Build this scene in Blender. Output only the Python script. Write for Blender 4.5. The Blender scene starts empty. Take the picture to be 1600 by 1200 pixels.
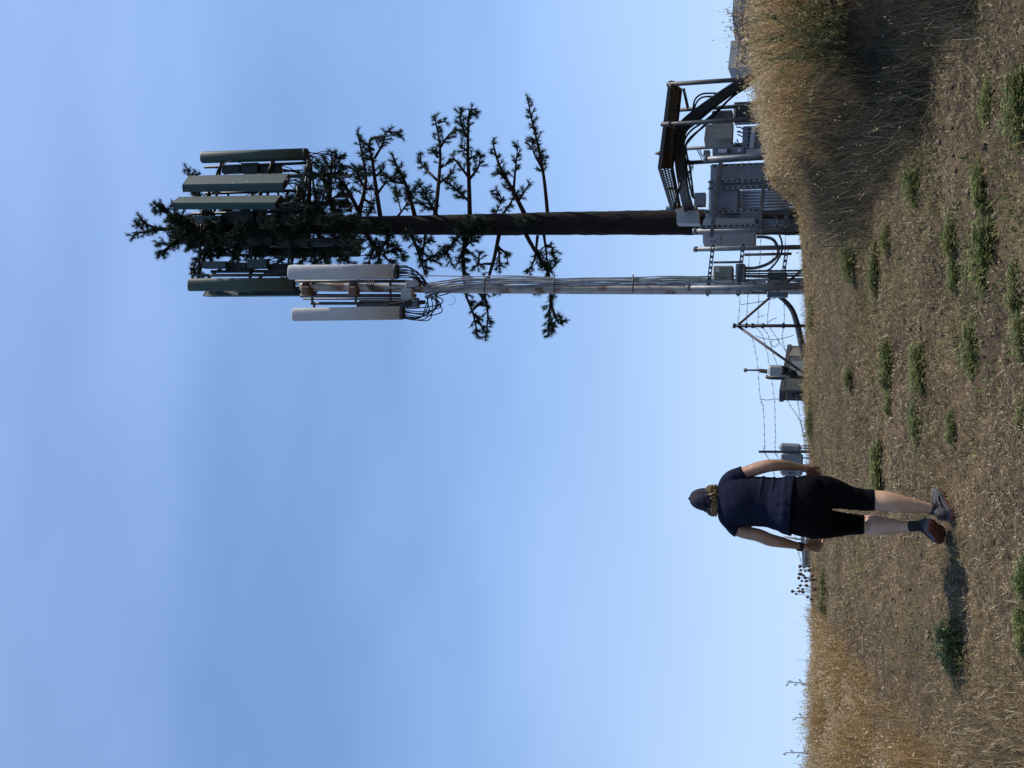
import bpy, math, random
import numpy as np
from mathutils import Vector, Matrix
random.seed(7)
RNG = np.random.default_rng(11)
SC = bpy.context.scene
COL = SC.collection
rad = math.radians

# ------------------------------------------------------------------ camera
CAM_H, FPX, PITCH, ROLL = 1.6, 1500.0, rad(16.5), rad(1.7)
F = Vector((0, math.cos(PITCH), math.sin(PITCH)))
U0 = Vector((0, -math.sin(PITCH), math.cos(PITCH)))
R0 = Vector((1, 0, 0))
U = U0 * math.cos(ROLL) - R0 * math.sin(ROLL)
R = R0 * math.cos(ROLL) + U0 * math.sin(ROLL)
C0 = Vector((0, 0, CAM_H))
cam = bpy.data.cameras.new('camera')
cam.sensor_fit = 'HORIZONTAL'; cam.sensor_width = 36
cam.lens = 36 * FPX / 1600.0
cam.clip_start = 0.05; cam.clip_end = 8000
camo = bpy.data.objects.new('camera', cam); COL.objects.link(camo)
m = Matrix((( -U.x, R.x, -F.x, 0), (-U.y, R.y, -F.y, 0), (-U.z, R.z, -F.z, CAM_H), (0, 0, 0, 1)))
camo.matrix_world = m
SC.camera = camo

def P(px, py, Y):
    "design aid: where a line through this place meets the upright plane y = Y"
    d = F + R * ((600 - py) / FPX) + U * ((800 - px) / FPX)
    return C0 + d * (Y / d.y)

def mpp(p):
    "metres per photo pixel at a place"
    return max(0.01, (Vector(p) - C0).dot(F)) / FPX

# ------------------------------------------------------------------ terrain
def hash2(ix, iy, s):
    n = (ix.astype(np.int64) * 374761393 + iy.astype(np.int64) * 668265263 + s * 1442695041) & 0x7fffffff
    n = ((n ^ (n >> 13)) * 1274126177) & 0x7fffffff
    return ((n ^ (n >> 16)) & 0xffff) / 65535.0

def vn(x, y, s=0):
    x = np.asarray(x, float); y = np.asarray(y, float)
    ix = np.floor(x); iy = np.floor(y); fx = x - ix; fy = y - iy
    fx = fx * fx * (3 - 2 * fx); fy = fy * fy * (3 - 2 * fy)
    a = hash2(ix, iy, s); b = hash2(ix + 1, iy, s); c = hash2(ix, iy + 1, s); d = hash2(ix + 1, iy + 1, s)
    return (a * (1 - fx) + b * fx) * (1 - fy) + (c * (1 - fx) + d * fx) * fy - 0.5

_cr = [P(px + 5 + (5 if py > 860 else 0), py, 13.0) for px, py in [(1263, 1200), (1264, 1050), (1262, 900), (1263, 700), (1257, 550), (1252, 430), (1246, 340), (1244, 250), (1242, 120), (1240, 0)]]
CRA = np.array([p.x / 13.0 for p in _cr]); CRZ = np.array([p.z for p in _cr])

def sm(x):
    x = np.clip(x, 0, 1); return x * x * (3 - 2 * x)

def bankline(y):
    return np.interp(y, [3.5, 4.5, 5.6, 6.5, 8.0, 10.3, 13], [2.98, 2.58, 2.38, 2.08, 1.81, 1.94, 2.4])

def tz(x, y, fine=True):
    x = np.asarray(x, float); y = np.asarray(y, float)
    a = np.clip(x / np.maximum(y, 4.0), -0.6, 0.6)
    zc = np.interp(a, CRA, CRZ)
    h = np.where(y < 10, y / 11.5, 0.0)
    t = np.clip(y - 10, 0, 6.45)
    h = np.where(y >= 10, 0.8696 + 0.08696 * t - 0.5 * 0.02899 * t * t, h)
    h = np.where(y > 16.45, h - 0.1 * (np.minimum(y - 16.45, 200) + .3 * np.maximum(y - 216.45, 0)), h)
    h = np.where(y < -10, -10 / 11.5, h)
    z = zc * h
    z = z + np.interp(y, [5, 8, 9.5], [.52, .46, .32]) * sm((x - bankline(y) + .05 + .25 * vn(y * 2.1, x * 2.1, 9)) / 0.5) * sm((15 - y) / 4) * sm((y - 2) / 2)
    # grassy rise on the other side
    z = z + 0.10 * sm((-x - 0.30 * y + 0.2) / 0.9) * sm((12.5 - y) / 4) * sm((y - 3) / 2)
    if fine:
        k = np.clip((60 - np.abs(y)) / 40, 0, 1)
        z = z + k * (0.07 * vn(x * 0.9, y * 0.9, 1) + 0.035 * vn(x * 3.1, y * 3.1, 2) + 0.030 * vn(x * 9, y * 9, 3) + 0.030 * vn(x * 21, y * 21, 4) + 0.014 * vn(x * 47, y * 47, 5))
    return z

def G(px, py, near=3.5, far=13.5):
    "design aid: the place on the slope seen at this photo pixel"
    lo, hi = near, far
    Ys = np.linspace(lo, hi, 400)
    for i, Yv in enumerate(Ys):
        p = P(px, py, Yv)
        if p.z <= float(tz(p.x, p.y, False)):
            return Vector((p.x, p.y, float(tz(p.x, p.y))))
    p = P(px, py, far)
    return Vector((p.x, p.y, float(tz(p.x, p.y))))

def gz(x, y): return float(tz(x, y))

# ------------------------------------------------------------------ materials
def ntree(name):
    mt = bpy.data.materials.new(name); mt.use_nodes = True
    nt = mt.node_tree; nt.nodes.clear()
    return mt, nt

def mat(name, c1, c2=None, scale=6.0, rough=0.6, bump=0.0, bscale=None, metal=0.0, spec=0.4, detail=6, stretch=None, spots=None, lo=0.35, hi=0.65):
    mt, nt = ntree(name); N = nt.nodes; L = nt.links
    out = N.new('ShaderNodeOutputMaterial'); b = N.new('ShaderNodeBsdfPrincipled')
    L.new(b.outputs[0], out.inputs[0])
    b.inputs['Roughness'].default_value = rough; b.inputs['Metallic'].default_value = metal
    b.inputs['Specular IOR Level'].default_value = spec
    c2 = c2 or tuple(x * 0.75 for x in c1)
    tc = N.new('ShaderNodeTexCoord'); mp = N.new('ShaderNodeMapping')
    L.new(tc.outputs['Object'], mp.inputs[0])
    if stretch: mp.inputs['Scale'].default_value = stretch
    n = N.new('ShaderNodeTexNoise'); n.inputs['Scale'].default_value = scale; n.inputs['Detail'].default_value = detail
    n.inputs['Roughness'].default_value = 0.65
    L.new(mp.outputs[0], n.inputs['Vector'])
    r = N.new('ShaderNodeValToRGB'); r.color_ramp.elements[0].position = lo; r.color_ramp.elements[1].position = hi
    r.color_ramp.elements[0].color = (*c1, 1); r.color_ramp.elements[1].color = (*c2, 1)
    L.new(n.outputs[0], r.inputs[0])
    colo = r.outputs[0]
    if spots:
        sc_, col_, th = spots
        n2 = N.new('ShaderNodeTexNoise'); n2.inputs['Scale'].default_value = sc_; n2.inputs['Detail'].default_value = 8
        L.new(mp.outputs[0], n2.inputs['Vector'])
        r2 = N.new('ShaderNodeValToRGB'); r2.color_ramp.elements[0].position = th; r2.color_ramp.elements[1].position = th + 0.12
        L.new(n2.outputs[0], r2.inputs[0])
        mx = N.new('ShaderNodeMix'); mx.data_type = 'RGBA'; mx.inputs[7].default_value = (*col_, 1)
        L.new(r2.outputs[0], mx.inputs[0]); L.new(colo, mx.inputs[6]); colo = mx.outputs[2]
    L.new(colo, b.inputs['Base Color'])
    if bump:
        nb = N.new('ShaderNodeTexNoise'); nb.inputs['Scale'].default_value = bscale or scale * 4; nb.inputs['Detail'].default_value = 8
        L.new(mp.outputs[0], nb.inputs['Vector'])
        bm_ = N.new('ShaderNodeBump'); bm_.inputs['Strength'].default_value = bump; bm_.inputs['Distance'].default_value = 0.02
        L.new(nb.outputs[0], bm_.inputs['Height']); L.new(bm_.outputs[0], b.inputs['Normal'])
    return mt

def leafmat(name, cols, trans=0.35, rough=0.55, tint=None):
    "blades and leaves: one of several colours per blade, partly translucent"
    mt, nt = ntree(name); N = nt.nodes; L = nt.links
    out = N.new('ShaderNodeOutputMaterial'); b = N.new('ShaderNodeBsdfPrincipled'); t = N.new('ShaderNodeBsdfTranslucent'); mx = N.new('ShaderNodeMixShader')
    g = N.new('ShaderNodeNewGeometry'); r = N.new('ShaderNodeValToRGB')
    r.color_ramp.interpolation = 'LINEAR'
    els = r.color_ramp.elements
    while len(els) < len(cols): els.new(0.5)
    for i, c in enumerate(cols):
        els[i].position = i / (len(cols) - 1); els[i].color = (*c, 1)
    L.new(g.outputs['Random Per Island'], r.inputs[0])
    L.new(r.outputs[0], b.inputs['Base Color']); L.new(r.outputs[0], t.inputs['Color'])
    b.inputs['Roughness'].default_value = rough; b.inputs['Specular IOR Level'].default_value = 0.12
    mx.inputs[0].default_value = trans
    L.new(b.outputs[0], mx.inputs[1]); L.new(t.outputs[0], mx.inputs[2]); L.new(mx.outputs[0], out.inputs[0])
    return mt

M = {}
M['steel'] = mat('galvanised_steel', (.11, .12, .13), (.17, .18, .19), 9, .5, .15, 60, .35)
M['steel_dark'] = mat('dark_weathered_steel', (.028, .028, .031), (.055, .055, .06), 12, .55, .2, 50, .2)
M['steel_brown'] = mat('brown_painted_pipe', (.045, .034, .034), (.075, .058, .055), 14, .6, .2, 50, .1)
M['cab_grey'] = mat('grey_cabinet_paint', (.15, .165, .185), (.19, .205, .225), 3, .55, .06, 80)
M['cab_light'] = mat('light_grey_cabinet_paint', (.24, .25, .255), (.29, .30, .30), 3, .55, .06, 80)
M['cab_blue'] = mat('blue_grey_cabinet_paint', (.095, .115, .14), (.13, .15, .175), 4, .5, .06, 80)
M['cab_tan'] = mat('tan_cabinet_paint', (.20, .19, .16), (.245, .23, .19), 3, .6, .06, 80)
M['cab_olive'] = mat('grey_olive_box_paint', (.13, .13, .11), (.17, .17, .14), 4, .6, .06, 80)
M['sticker'] = mat('pale_sticker', (.5, .5, .48), (.4, .4, .39), 30, .6)
M['black'] = mat('black_rubber', (.010, .010, .011), (.018, .018, .019), 10, .6, spec=.3)
M['conduit'] = mat('silver_conduit', (.34, .36, .39), (.42, .44, .47), 6, .4, metal=.4)
M['cable_grey'] = mat('grey_cable_jacket', (.20, .21, .22), (.36, .37, .37), 7, .5)
M['cable_blue'] = mat('blue_grey_cable_jacket', (.085, .10, .12), (.17, .19, .215), 7, .5)
M['white_rad'] = mat('white_radome', (.36, .36, .355), (.41, .41, .405), 5, .65, .03, 60, spec=.2, spots=(4, (.36, .35, .33), .62))
M['green_rad'] = mat('grey_green_radome', (.022, .043, .034), (.033, .056, .044), 5, .6, .05, 50, spots=(9, (.24, .26, .24), .66))
M['teal_rad'] = mat('dark_teal_radome', (.016, .045, .045), (.028, .062, .058), 6, .6, .05, 50)
M['dark_green'] = mat('dark_green_equipment_paint', (.008, .014, .014), (.015, .025, .023), 8, .6)
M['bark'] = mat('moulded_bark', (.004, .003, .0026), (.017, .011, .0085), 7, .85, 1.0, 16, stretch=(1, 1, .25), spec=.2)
M['limb'] = mat('branch_bark', (.012, .008, .007), (.026, .017, .013), 16, .85, .5, 40, spec=.2)
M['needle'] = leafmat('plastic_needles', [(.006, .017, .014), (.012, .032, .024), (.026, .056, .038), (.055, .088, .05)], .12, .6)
M['rust_pole'] = mat('rust_streaked_pale_pole', (.42, .40, .37), (.30, .28, .26), 6, .6, .2, 40, spots=(3.5, (.15, .08, .045), .52))
M['rust'] = mat('rusty_clamp', (.10, .06, .04), (.17, .11, .075), 20, .8, .5, 60)
M['bronze'] = mat('bronze_finial', (.16, .085, .06), (.22, .12, .08), 20, .45, metal=.3)
M['wire'] = mat('weathered_barbed_wire', (.06, .055, .055), (.10, .09, .085), 30, .6, metal=.3)
M['plate'] = mat('shelter_panel', (.15, .155, .17), (.19, .195, .21), 3, .6, .05, 50)
M['door_dark'] = mat('dark_olive_panel', (.035, .042, .042), (.055, .062, .058), 4, .6)
M['skin'] = mat('skin', (.25, .13, .078), (.36, .205, .13), 18, .5, .08, 120, spec=.35)
M['skin_leg'] = mat('leg_skin', (.36, .215, .135), (.47, .295, .195), 16, .5, .08, 120, spec=.35)
M['shirt'] = mat('navy_jersey', (.0075, .0095, .021), (.012, .0145, .029), 5, .95, .25, 9, spec=.06)
M['legging'] = mat('black_stretch_fabric', (.003, .003, .004), (.0055, .0055, .0065), 6, .95, .15, 12, spec=.04)
M['cap'] = mat('navy_cap_cloth', (.013, .014, .026), (.020, .020, .034), 40, .85, .3, 90, spec=.2)
M['sock'] = mat('black_knit', (.008, .008, .010), (.015, .015, .017), 80, .9, .4, 120)
M['shoe'] = mat('dark_mesh_shoe', (.016, .016, .02), (.034, .032, .038), 60, .7, .3, 150)
M['shoe_trim'] = mat('mauve_shoe_overlay', (.055, .04, .047), (.09, .068, .076), 40, .6)
M['shoe_light'] = mat('pale_grey_midsole', (.045, .048, .06), (.08, .085, .10), 40, .6)
M['sole'] = mat('rust_red_outsole', (.13, .042, .028), (.18, .062, .04), 50, .75, .4, 120)
M['eye'] = mat('eye', (.02, .015, .012), (.6, .58, .55), 3, .3)
M['hair'] = leafmat('wavy_blond_hair', [(.07, .042, .020), (.19, .125, .06), (.40, .285, .145), (.68, .53, .31)], .2, .45)
M['hair_core'] = mat('hair_undercoat', (.055, .032, .017), (.10, .06, .03), 25, .7, .6, 60)
M['soil'] = None

# ------------------------------------------------------------------ mesh building
class MB:
    def __init__(s): s.v = []; s.f = []; s.mi = []; s.sm = []; s.cur = 0; s.smooth = False
    def add(s, vs, fs, smooth=None):
        o = len(s.v); s.v.extend([Vector(x) for x in vs])
        for f in fs:
            s.f.append([o + i for i in f]); s.mi.append(s.cur); s.sm.append(s.smooth if smooth is None else smooth)
    def loft(s, rings, caps=True, smooth=False, closed=False):
        n = len(rings[0]); vs = [p for r in rings for p in r]; fs = []
        k = len(rings)
        for i in range(k if closed else k - 1):
            j = (i + 1) % k
            for a in range(n):
                b = (a + 1) % n
                fs.append((i * n + a, i * n + b, j * n + b, j * n + a))
        s.add(vs, fs, smooth)
        if caps and not closed:
            o = len(s.v) - len(vs)
            s.f.append([o + a for a in range(n)][::-1]); s.mi.append(s.cur); s.sm.append(False)
            s.f.append([o + (k - 1) * n + a for a in range(n)]); s.mi.append(s.cur); s.sm.append(False)
    def tube(s, pts, r, n=8, caps=True, smooth=True):
        pts = [Vector(p) for p in pts]
        rs = r if isinstance(r, (list, tuple)) else [r] * len(pts)
        rings = []; prev = None
        for i, p in enumerate(pts):
            if i == 0: t = pts[1] - pts[0]
            elif i == len(pts) - 1: t = pts[-1] - pts[-2]
            else: t = (pts[i + 1] - p).normalized() + (p - pts[i - 1]).normalized()
            if t.length < 1e-9: t = Vector((0, 0, 1))
            t.normalize()
            if prev is None:
                a = Vector((0, 0, 1)) if abs(t.z) < 0.9 else Vector((1, 0, 0))
                x = t.cross(a).normalized()
            else:
                x = (prev - t * prev.dot(t))
                if x.length < 1e-6: x = t.orthogonal()
                x.normalize()
            prev = x; y = t.cross(x)
            rings.append([p + (x * math.cos(q) + y * math.sin(q)) * rs[i] for q in [2 * math.pi * k / n for k in range(n)]])
        s.loft(rings, caps, smooth)
    def box(s, c, sx, sy, sz, rot=None, bev=0.0):
        c = Vector(c); rot = rot or Matrix.Identity(3)
        def ring(zz, ins):
            hx, hy = sx / 2 - ins, sy / 2 - ins
            return [c + rot @ Vector((x, y, zz)) for x, y in ((-hx, -hy), (hx, -hy), (hx, hy), (-hx, hy))]
        if bev <= 0:
            s.loft([ring(-sz / 2, 0), ring(sz / 2, 0)], True, False)
        else:
            b = bev
            def oct_(zz, ins):
                hx, hy = sx / 2 - ins, sy / 2 - ins; e = b
                return [c + rot @ Vector((x, y, zz)) for x, y in ((-hx + e, -hy), (hx - e, -hy), (hx, -hy + e), (hx, hy - e), (hx - e, hy), (-hx + e, hy), (-hx, hy - e), (-hx, -hy + e))]
            s.loft([oct_(-sz / 2, b), oct_(-sz / 2 + b, 0), oct_(sz / 2 - b, 0), oct_(sz / 2, b)], True, False)
    def bar(s, a, b, w, h=None, up=None):
        "square bar from a to b"
        a = Vector(a); b = Vector(b); h = h or w
        t = (b - a).normalized(); up = Vector(up) if up else (Vector((0, 0, 1)) if abs(t.z) < 0.95 else Vector((0, 1, 0)))
        x = t.cross(up).normalized(); y = x.cross(t)
        r = lambda p: [p - x * w / 2 - y * h / 2, p + x * w / 2 - y * h / 2, p + x * w / 2 + y * h / 2, p - x * w / 2 + y * h / 2]
        s.loft([r(a), r(b)])
    def prism(s, front, back_off):
        "polygon front face swept to a back face"
        back_off = Vector(back_off); fr = [Vector(p) for p in front]
        s.loft([fr, [p + back_off for p in fr]])
    def build(s, name, mats, parent=None, origin=None):
        if not isinstance(mats, (list, tuple)): mats = [mats]
        if parent is not None: org = ORG[parent.name]
        elif origin is not None: org = Vector(origin)
        else:
            zs = min(p.z for p in s.v); cx = sum(p.x for p in s.v) / len(s.v); cy = sum(p.y for p in s.v) / len(s.v); org = Vector((cx, cy, zs))
        me = bpy.data.meshes.new(name)
        me.from_pydata([p - org for p in s.v], [], s.f); me.update()
        for mt in mats: me.materials.append(mt)
        me.polygons.foreach_set('material_index', s.mi); me.polygons.foreach_set('use_smooth', s.sm)
        o = bpy.data.objects.new(name, me); COL.objects.link(o)
        if parent is not None: o.parent = parent
        else: o.location = org
        ORG[o.name] = org
        return o
ORG = {}

def tag(o, label=None, cat=None, group=None, kind=None):
    if label: o['label'] = label
    if cat: o['category'] = cat
    if group: o['group'] = group
    if kind: o['kind'] = kind
    return o

def empty(name, loc, label, cat, group=None):
    o = bpy.data.objects.new(name, None); COL.objects.link(o); o.location = loc; o.empty_display_size = 0.2
    ORG[o.name] = Vector(loc)
    return tag(o, label, cat, group)

def rawmesh(name, verts, faces_flat, loop_tot, mats, origin=(0, 0, 0), parent=None, midx=None):
    "fast mesh from numpy arrays"
    verts = np.asarray(verts, np.float32) - np.asarray(origin, np.float32)
    me = bpy.data.meshes.new(name)
    me.vertices.add(len(verts)); me.vertices.foreach_set('co', verts.ravel())
    loop_tot = np.asarray(loop_tot, np.int32); ls = np.concatenate(([0], np.cumsum(loop_tot)[:-1])).astype(np.int32)
    me.loops.add(len(faces_flat)); me.loops.foreach_set('vertex_index', np.asarray(faces_flat, np.int32))
    me.polygons.add(len(loop_tot)); me.polygons.foreach_set('loop_start', ls)
    if midx is not None: me.polygons.foreach_set('material_index', np.asarray(midx, np.int32))
    for mt in (mats if isinstance(mats, (list, tuple)) else [mats]): me.materials.append(mt)
    me.update(calc_edges=True); me.validate()
    o = bpy.data.objects.new(name, me); COL.objects.link(o)
    if parent is not None: o.parent = parent
    else: o.location = origin
    ORG[o.name] = Vector(origin)
    return o

def blades(base, az, length, lean, width, bend, twist=None):
    """ribbons of 3 segments: base (N,3), heading az, length, lean from vertical (rad), extra bend (rad) -> verts, loops, totals, tip, tipdir"""
    N = len(base); d = np.stack([np.cos(az), np.sin(az), np.zeros(N)], 1)
    tw = az + math.pi / 2 if twist is None else twist
    w = np.stack([np.cos(tw), np.sin(tw), np.zeros(N)], 1)
    pts = [base]; cur = base
    for k in range(3):
        a = lean + bend * (k / 2.0)
        stp = d * np.sin(a)[:, None] + np.array([0, 0, 1.0]) * np.cos(a)[:, None]
        cur = cur + stp * (length / 3)[:, None]; pts.append(cur)
    ws = [1.0, 0.85, 0.6]
    V = np.empty((N, 7, 3))
    for k in range(3):
        V[:, 2 * k] = pts[k] - w * (width * ws[k] / 2)[:, None]
        V[:, 2 * k + 1] = pts[k] + w * (width * ws[k] / 2)[:, None]
    V[:, 6] = pts[3]
    o = (np.arange(N) * 7)[:, None]
    q = np.concatenate([o + np.array([[0, 1, 3, 2]]), o + np.array([[2, 3, 5, 4]]), o + np.array([[4, 5, 6]])], 1)
    tot = np.tile([4, 4, 3], N)
    return V.reshape(-1, 3), q.ravel(), tot, pts[3], stp

def merge(parts):
    "[(verts, loops, tot, matidx)]"
    vs, ls, ts, ms = [], [], [], []; o = 0
    for v, l, t, mi in parts:
        vs.append(v); ls.append(l + o); ts.append(t); ms.append(np.full(len(t), mi)); o += len(v)
    return np.concatenate(vs), np.concatenate(ls), np.concatenate(ts), np.concatenate(ms)

def seeds(tip, d, size, rng):
    "small spindle seed heads: 2 crossed slim diamonds"
    N = len(tip); d = d / np.linalg.norm(d, axis=1)[:, None]
    r = rng.normal(size=(N, 3)); a = np.cross(d, r); a /= np.linalg.norm(a, axis=1)[:, None]; b = np.cross(d, a)
    L_ = size[:, None]; W_ = size[:, None] * 0.16
    V = np.empty((N, 6, 3))
    V[:, 0] = tip; V[:, 1] = tip + d * L_ * .4 + a * W_; V[:, 2] = tip + d * L_; V[:, 3] = tip + d * L_ * .4 - a * W_
    V[:, 4] = tip + d * L_ * .4 + b * W_; V[:, 5] = tip + d * L_ * .4 - b * W_
    o = (np.arange(N) * 6)[:, None]
    q = np.concatenate([o + np.array([[0, 1, 2, 3]]), o + np.array([[0, 4, 2, 5]])], 1)
    return V.reshape(-1, 3), q.ravel(), np.tile([4, 4], N)
# ------------------------------------------------------------------ ground
def soil_material():
    mt, nt = ntree('dry_soil'); N = nt.nodes; L = nt.links
    out = N.new('ShaderNodeOutputMaterial'); b = N.new('ShaderNodeBsdfPrincipled'); L.new(b.outputs[0], out.inputs[0])
    b.inputs['Roughness'].default_value = .95; b.inputs['Specular IOR Level'].default_value = .15
    tc = N.new('ShaderNodeTexCoord')
    def nz(s, d=8, ro=.7):
        n = N.new('ShaderNodeTexNoise'); n.inputs['Scale'].default_value = s; n.inputs['Detail'].default_value = d; n.inputs['Roughness'].default_value = ro
        L.new(tc.outputs['Object'], n.inputs['Vector']); return n
    n1 = nz(28); n2 = nz(1.1, 5); n3 = nz(160, 4)
    r1 = N.new('ShaderNodeValToRGB'); e = r1.color_ramp.elements
    e[0].position = .36; e[0].color = (.034, .024, .016, 1); e[1].position = .66; e[1].color = (.235, .170, .103, 1)
    L.new(n1.outputs[0], r1.inputs[0])
    r2 = N.new('ShaderNodeValToRGB'); e = r2.color_ramp.elements
    e[0].position = .42; e[0].color = (.075, .058, .044, 1); e[1].position = .62; e[1].color = (.235, .173, .096, 1)
    L.new(n2.outputs[0], r2.inputs[0])
    mx = N.new('ShaderNodeMix'); mx.data_type = 'RGBA'; mx.inputs[0].default_value = .45
    L.new(r1.outputs[0], mx.inputs[6]); L.new(r2.outputs[0], mx.inputs[7])
    L.new(mx.outputs[2], b.inputs['Base Color'])
    ad = N.new('ShaderNodeMath'); ad.operation = 'ADD'; L.new(n1.outputs[0], ad.inputs[0]); L.new(n3.outputs[0], ad.inputs[1])
    bu = N.new('ShaderNodeBump'); bu.inputs['Strength'].default_value = .9; bu.inputs['Distance'].default_value = .03
    L.new(ad.outputs[0], bu.inputs['Height']); L.new(bu.outputs[0], b.inputs['Normal'])
    return mt
M['soil'] = soil_material()

def ground():
    xs = np.unique(np.round(np.concatenate([np.linspace(-3000, -60, 14), np.linspace(-60, -8, 26), np.linspace(-8, -5, 40), np.linspace(-5, 5, 480), np.linspace(5, 8, 40), np.linspace(8, 60, 26), np.linspace(60, 3000, 14)]), 4))
    ys = np.unique(np.round(np.concatenate([np.linspace(-600, -20, 10), np.linspace(-20, 3, 24), np.linspace(3, 13.4, 560), np.linspace(13.4, 15, 30), np.linspace(15, 40, 50), np.linspace(40, 300, 27), np.linspace(300, 5000, 16)]), 4))
    X, Y = np.meshgrid(xs, ys); Z = tz(X, Y)
    V = np.stack([X, Y, Z], -1).reshape(-1, 3); nx, ny = len(xs), len(ys)
    i = np.arange(nx * ny).reshape(ny, nx)
    q = np.stack([i[:-1, :-1], i[:-1, 1:], i[1:, 1:], i[1:, :-1]], -1).reshape(-1, 4)
    o = rawmesh('ground', V, q.ravel(), np.full(len(q), 4), M['soil'])
    o.data.polygons.foreach_set('use_smooth', np.ones(len(q), bool))
    tag(o, kind='structure')
ground()

# ---- stuff: straw litter on the slope
M['straw'] = leafmat('dry_straw', [(.070, .050, .031), (.15, .112, .066), (.26, .198, .118), (.38, .30, .18), (.54, .45, .30)], .1, .7)
M['stub'] = leafmat('dry_stubble', [(.12, .10, .055), (.24, .18, .09), (.34, .26, .13)], .25, .7)
def sample(n, y0, y1, marg=.5, power=1.0):
    u = RNG.random(n); y = (y0 ** power + u * (y1 ** power - y0 ** power)) ** (1 / power)
    x = (RNG.random(n) * 2 - 1) * (0.43 * y + marg)
    return x, y
def litter():
    n = 420000
    x, y = sample(n, 3.6, 13.8, .8, 1.25)
    dens = .48 + 1.5 * vn(x * 1.1, y * 1.6, 21) + .9 * vn(x * 5, y * 7, 22) + .5 * vn(x * 15, y * 15, 24)
    dens = dens - .9 * sm((x - bankline(y) + .45) / .3) * (y < 11)
    keep = RNG.random(n) < np.clip(dens + .12, .03, 1)
    x = x[keep]; y = y[keep]; n = len(x)
    az = RNG.random(n) * 2 * math.pi
    ln = RNG.gamma(2.2, .009, n) + .009
    big = RNG.random(n) < .006; ln[big] += .05 + RNG.random(big.sum()) * .10
    ln *= np.interp(y, [4, 7, 10], [.62, .85, 1.0]); lean = rad(88) - np.abs(RNG.normal(0, rad(14), n)); wid = (.0018 + .0030 * RNG.random(n)) * np.interp(y, [4, 7, 11], [.75, 1, 1.3])
    base = np.stack([x, y, tz(x, y) + .004 + .018 * RNG.random(n)], 1)
    a = blades(base, az, ln, lean, wid, RNG.normal(.1, .3, n))
    n = 170000
    x, y = sample(n, 3.6, 13.8, .8, 1.25)
    k = RNG.random(n) < np.clip(.30 + 1.3 * vn(x * 1.3, y * 1.3, 23) + 1.4 * vn(x * 7, y * 7, 27), .02, 1); x = x[k]; y = y[k]; n = len(x)
    base = np.stack([x, y, tz(x, y) - .005], 1)
    b = blades(base, RNG.random(n) * 6.28, .02 + .075 * RNG.random(n) ** 2.2, np.abs(RNG.normal(0, .75, n)), .003 + .003 * RNG.random(n), RNG.normal(.4, .4, n), RNG.random(n) * 6.28)
    v, l, t, mi = merge([(a[0], a[1], a[2], 0), (b[0], b[1], b[2], 1)])
    tag(rawmesh('straw_litter', v, l, t, [M['straw'], M['stub']], midx=mi), 'pale broken straw scattered over the dry brown slope', 'straw', kind='stuff')
litter()
def clods():
    n = 11000; x, y = sample(n, 3.6, 13.4, .8, 1.25)
    k = RNG.random(n) < np.clip(.35 + 1.6 * vn(x * 1.4, y * 1.4, 26), .05, 1); x = x[k]; y = y[k]; n = len(x)
    s = .005 + .015 * RNG.random(n) ** 3
    octv = np.array([[1, 0, 0], [0, 1, 0], [-1, 0, 0], [0, -1, 0], [0, 0, 1], [0, 0, -1], [.7, .7, .5], [-.7, .6, .4]], float)
    V = octv[None, :6] * (.6 + .7 * RNG.random((n, 6, 1))); an = RNG.random(n) * 6.28; c, q = np.cos(an)[:, None], np.sin(an)[:, None]
    X = V[:, :, 0] * c - V[:, :, 1] * q; Y = V[:, :, 0] * q + V[:, :, 1] * c
    V = np.stack([X * 1.2, Y, V[:, :, 2] * .75], -1) * s[:, None, None] + np.stack([x, y, tz(x, y) + s * .25], 1)[:, None]
    o = (np.arange(n) * 6)[:, None]; f = np.array([[0, 1, 4], [1, 2, 4], [2, 3, 4], [3, 0, 4], [1, 0, 5], [2, 1, 5], [3, 2, 5], [0, 3, 5]]).reshape(1, -1)
    tag(rawmesh('soil_clods', V.reshape(-1, 3), (o + f).ravel(), np.full(n * 8, 3), M['clod']), 'small dark clods and pebbles loose on the dry slope', 'clods', kind='stuff')
M['clod'] = leafmat('soil_clod', [(.05, .04, .032), (.10, .08, .062), (.17, .135, .10), (.26, .215, .17)], 0.0, .9)
clods()

M['gold'] = leafmat('golden_dry_grass', [(.18, .105, .04), (.34, .215, .085), (.48, .33, .15), (.62, .47, .26)], .52, .6)
M['brown_gr'] = leafmat('brown_dry_grass', [(.11, .07, .038), (.22, .15, .08), (.35, .25, .14)], .34, .6)
M['amber'] = leafmat('amber_dry_grass', [(.13, .070, .026), (.25, .142, .052), (.36, .225, .09), (.48, .34, .17)], .4, .6)
M['seed'] = leafmat('pale_seed_heads', [(.40, .29, .16), (.60, .47, .29), (.82, .70, .48)], .35, .6)
M['dkgreen'] = leafmat('dull_green_grass', [(.018, .022, .014), (.032, .038, .022), (.055, .06, .034), (.14, .12, .08)], .25, .6)  # dark tones put the bank's shade into the undergrowth blades
M['weed'] = leafmat('weed_leaves', [(.055, .085, .03), (.105, .14, .045), (.18, .205, .075), (.32, .29, .13)], .35, .5)
M['stalk'] = mat('dead_brown_stalk', (.05, .036, .03), (.085, .06, .045), 20, .8)
M['twig'] = leafmat('grey_brown_twigs', [(.025, .022, .02), (.055, .046, .04), (.30, .26, .20)], .05, .8)

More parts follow.
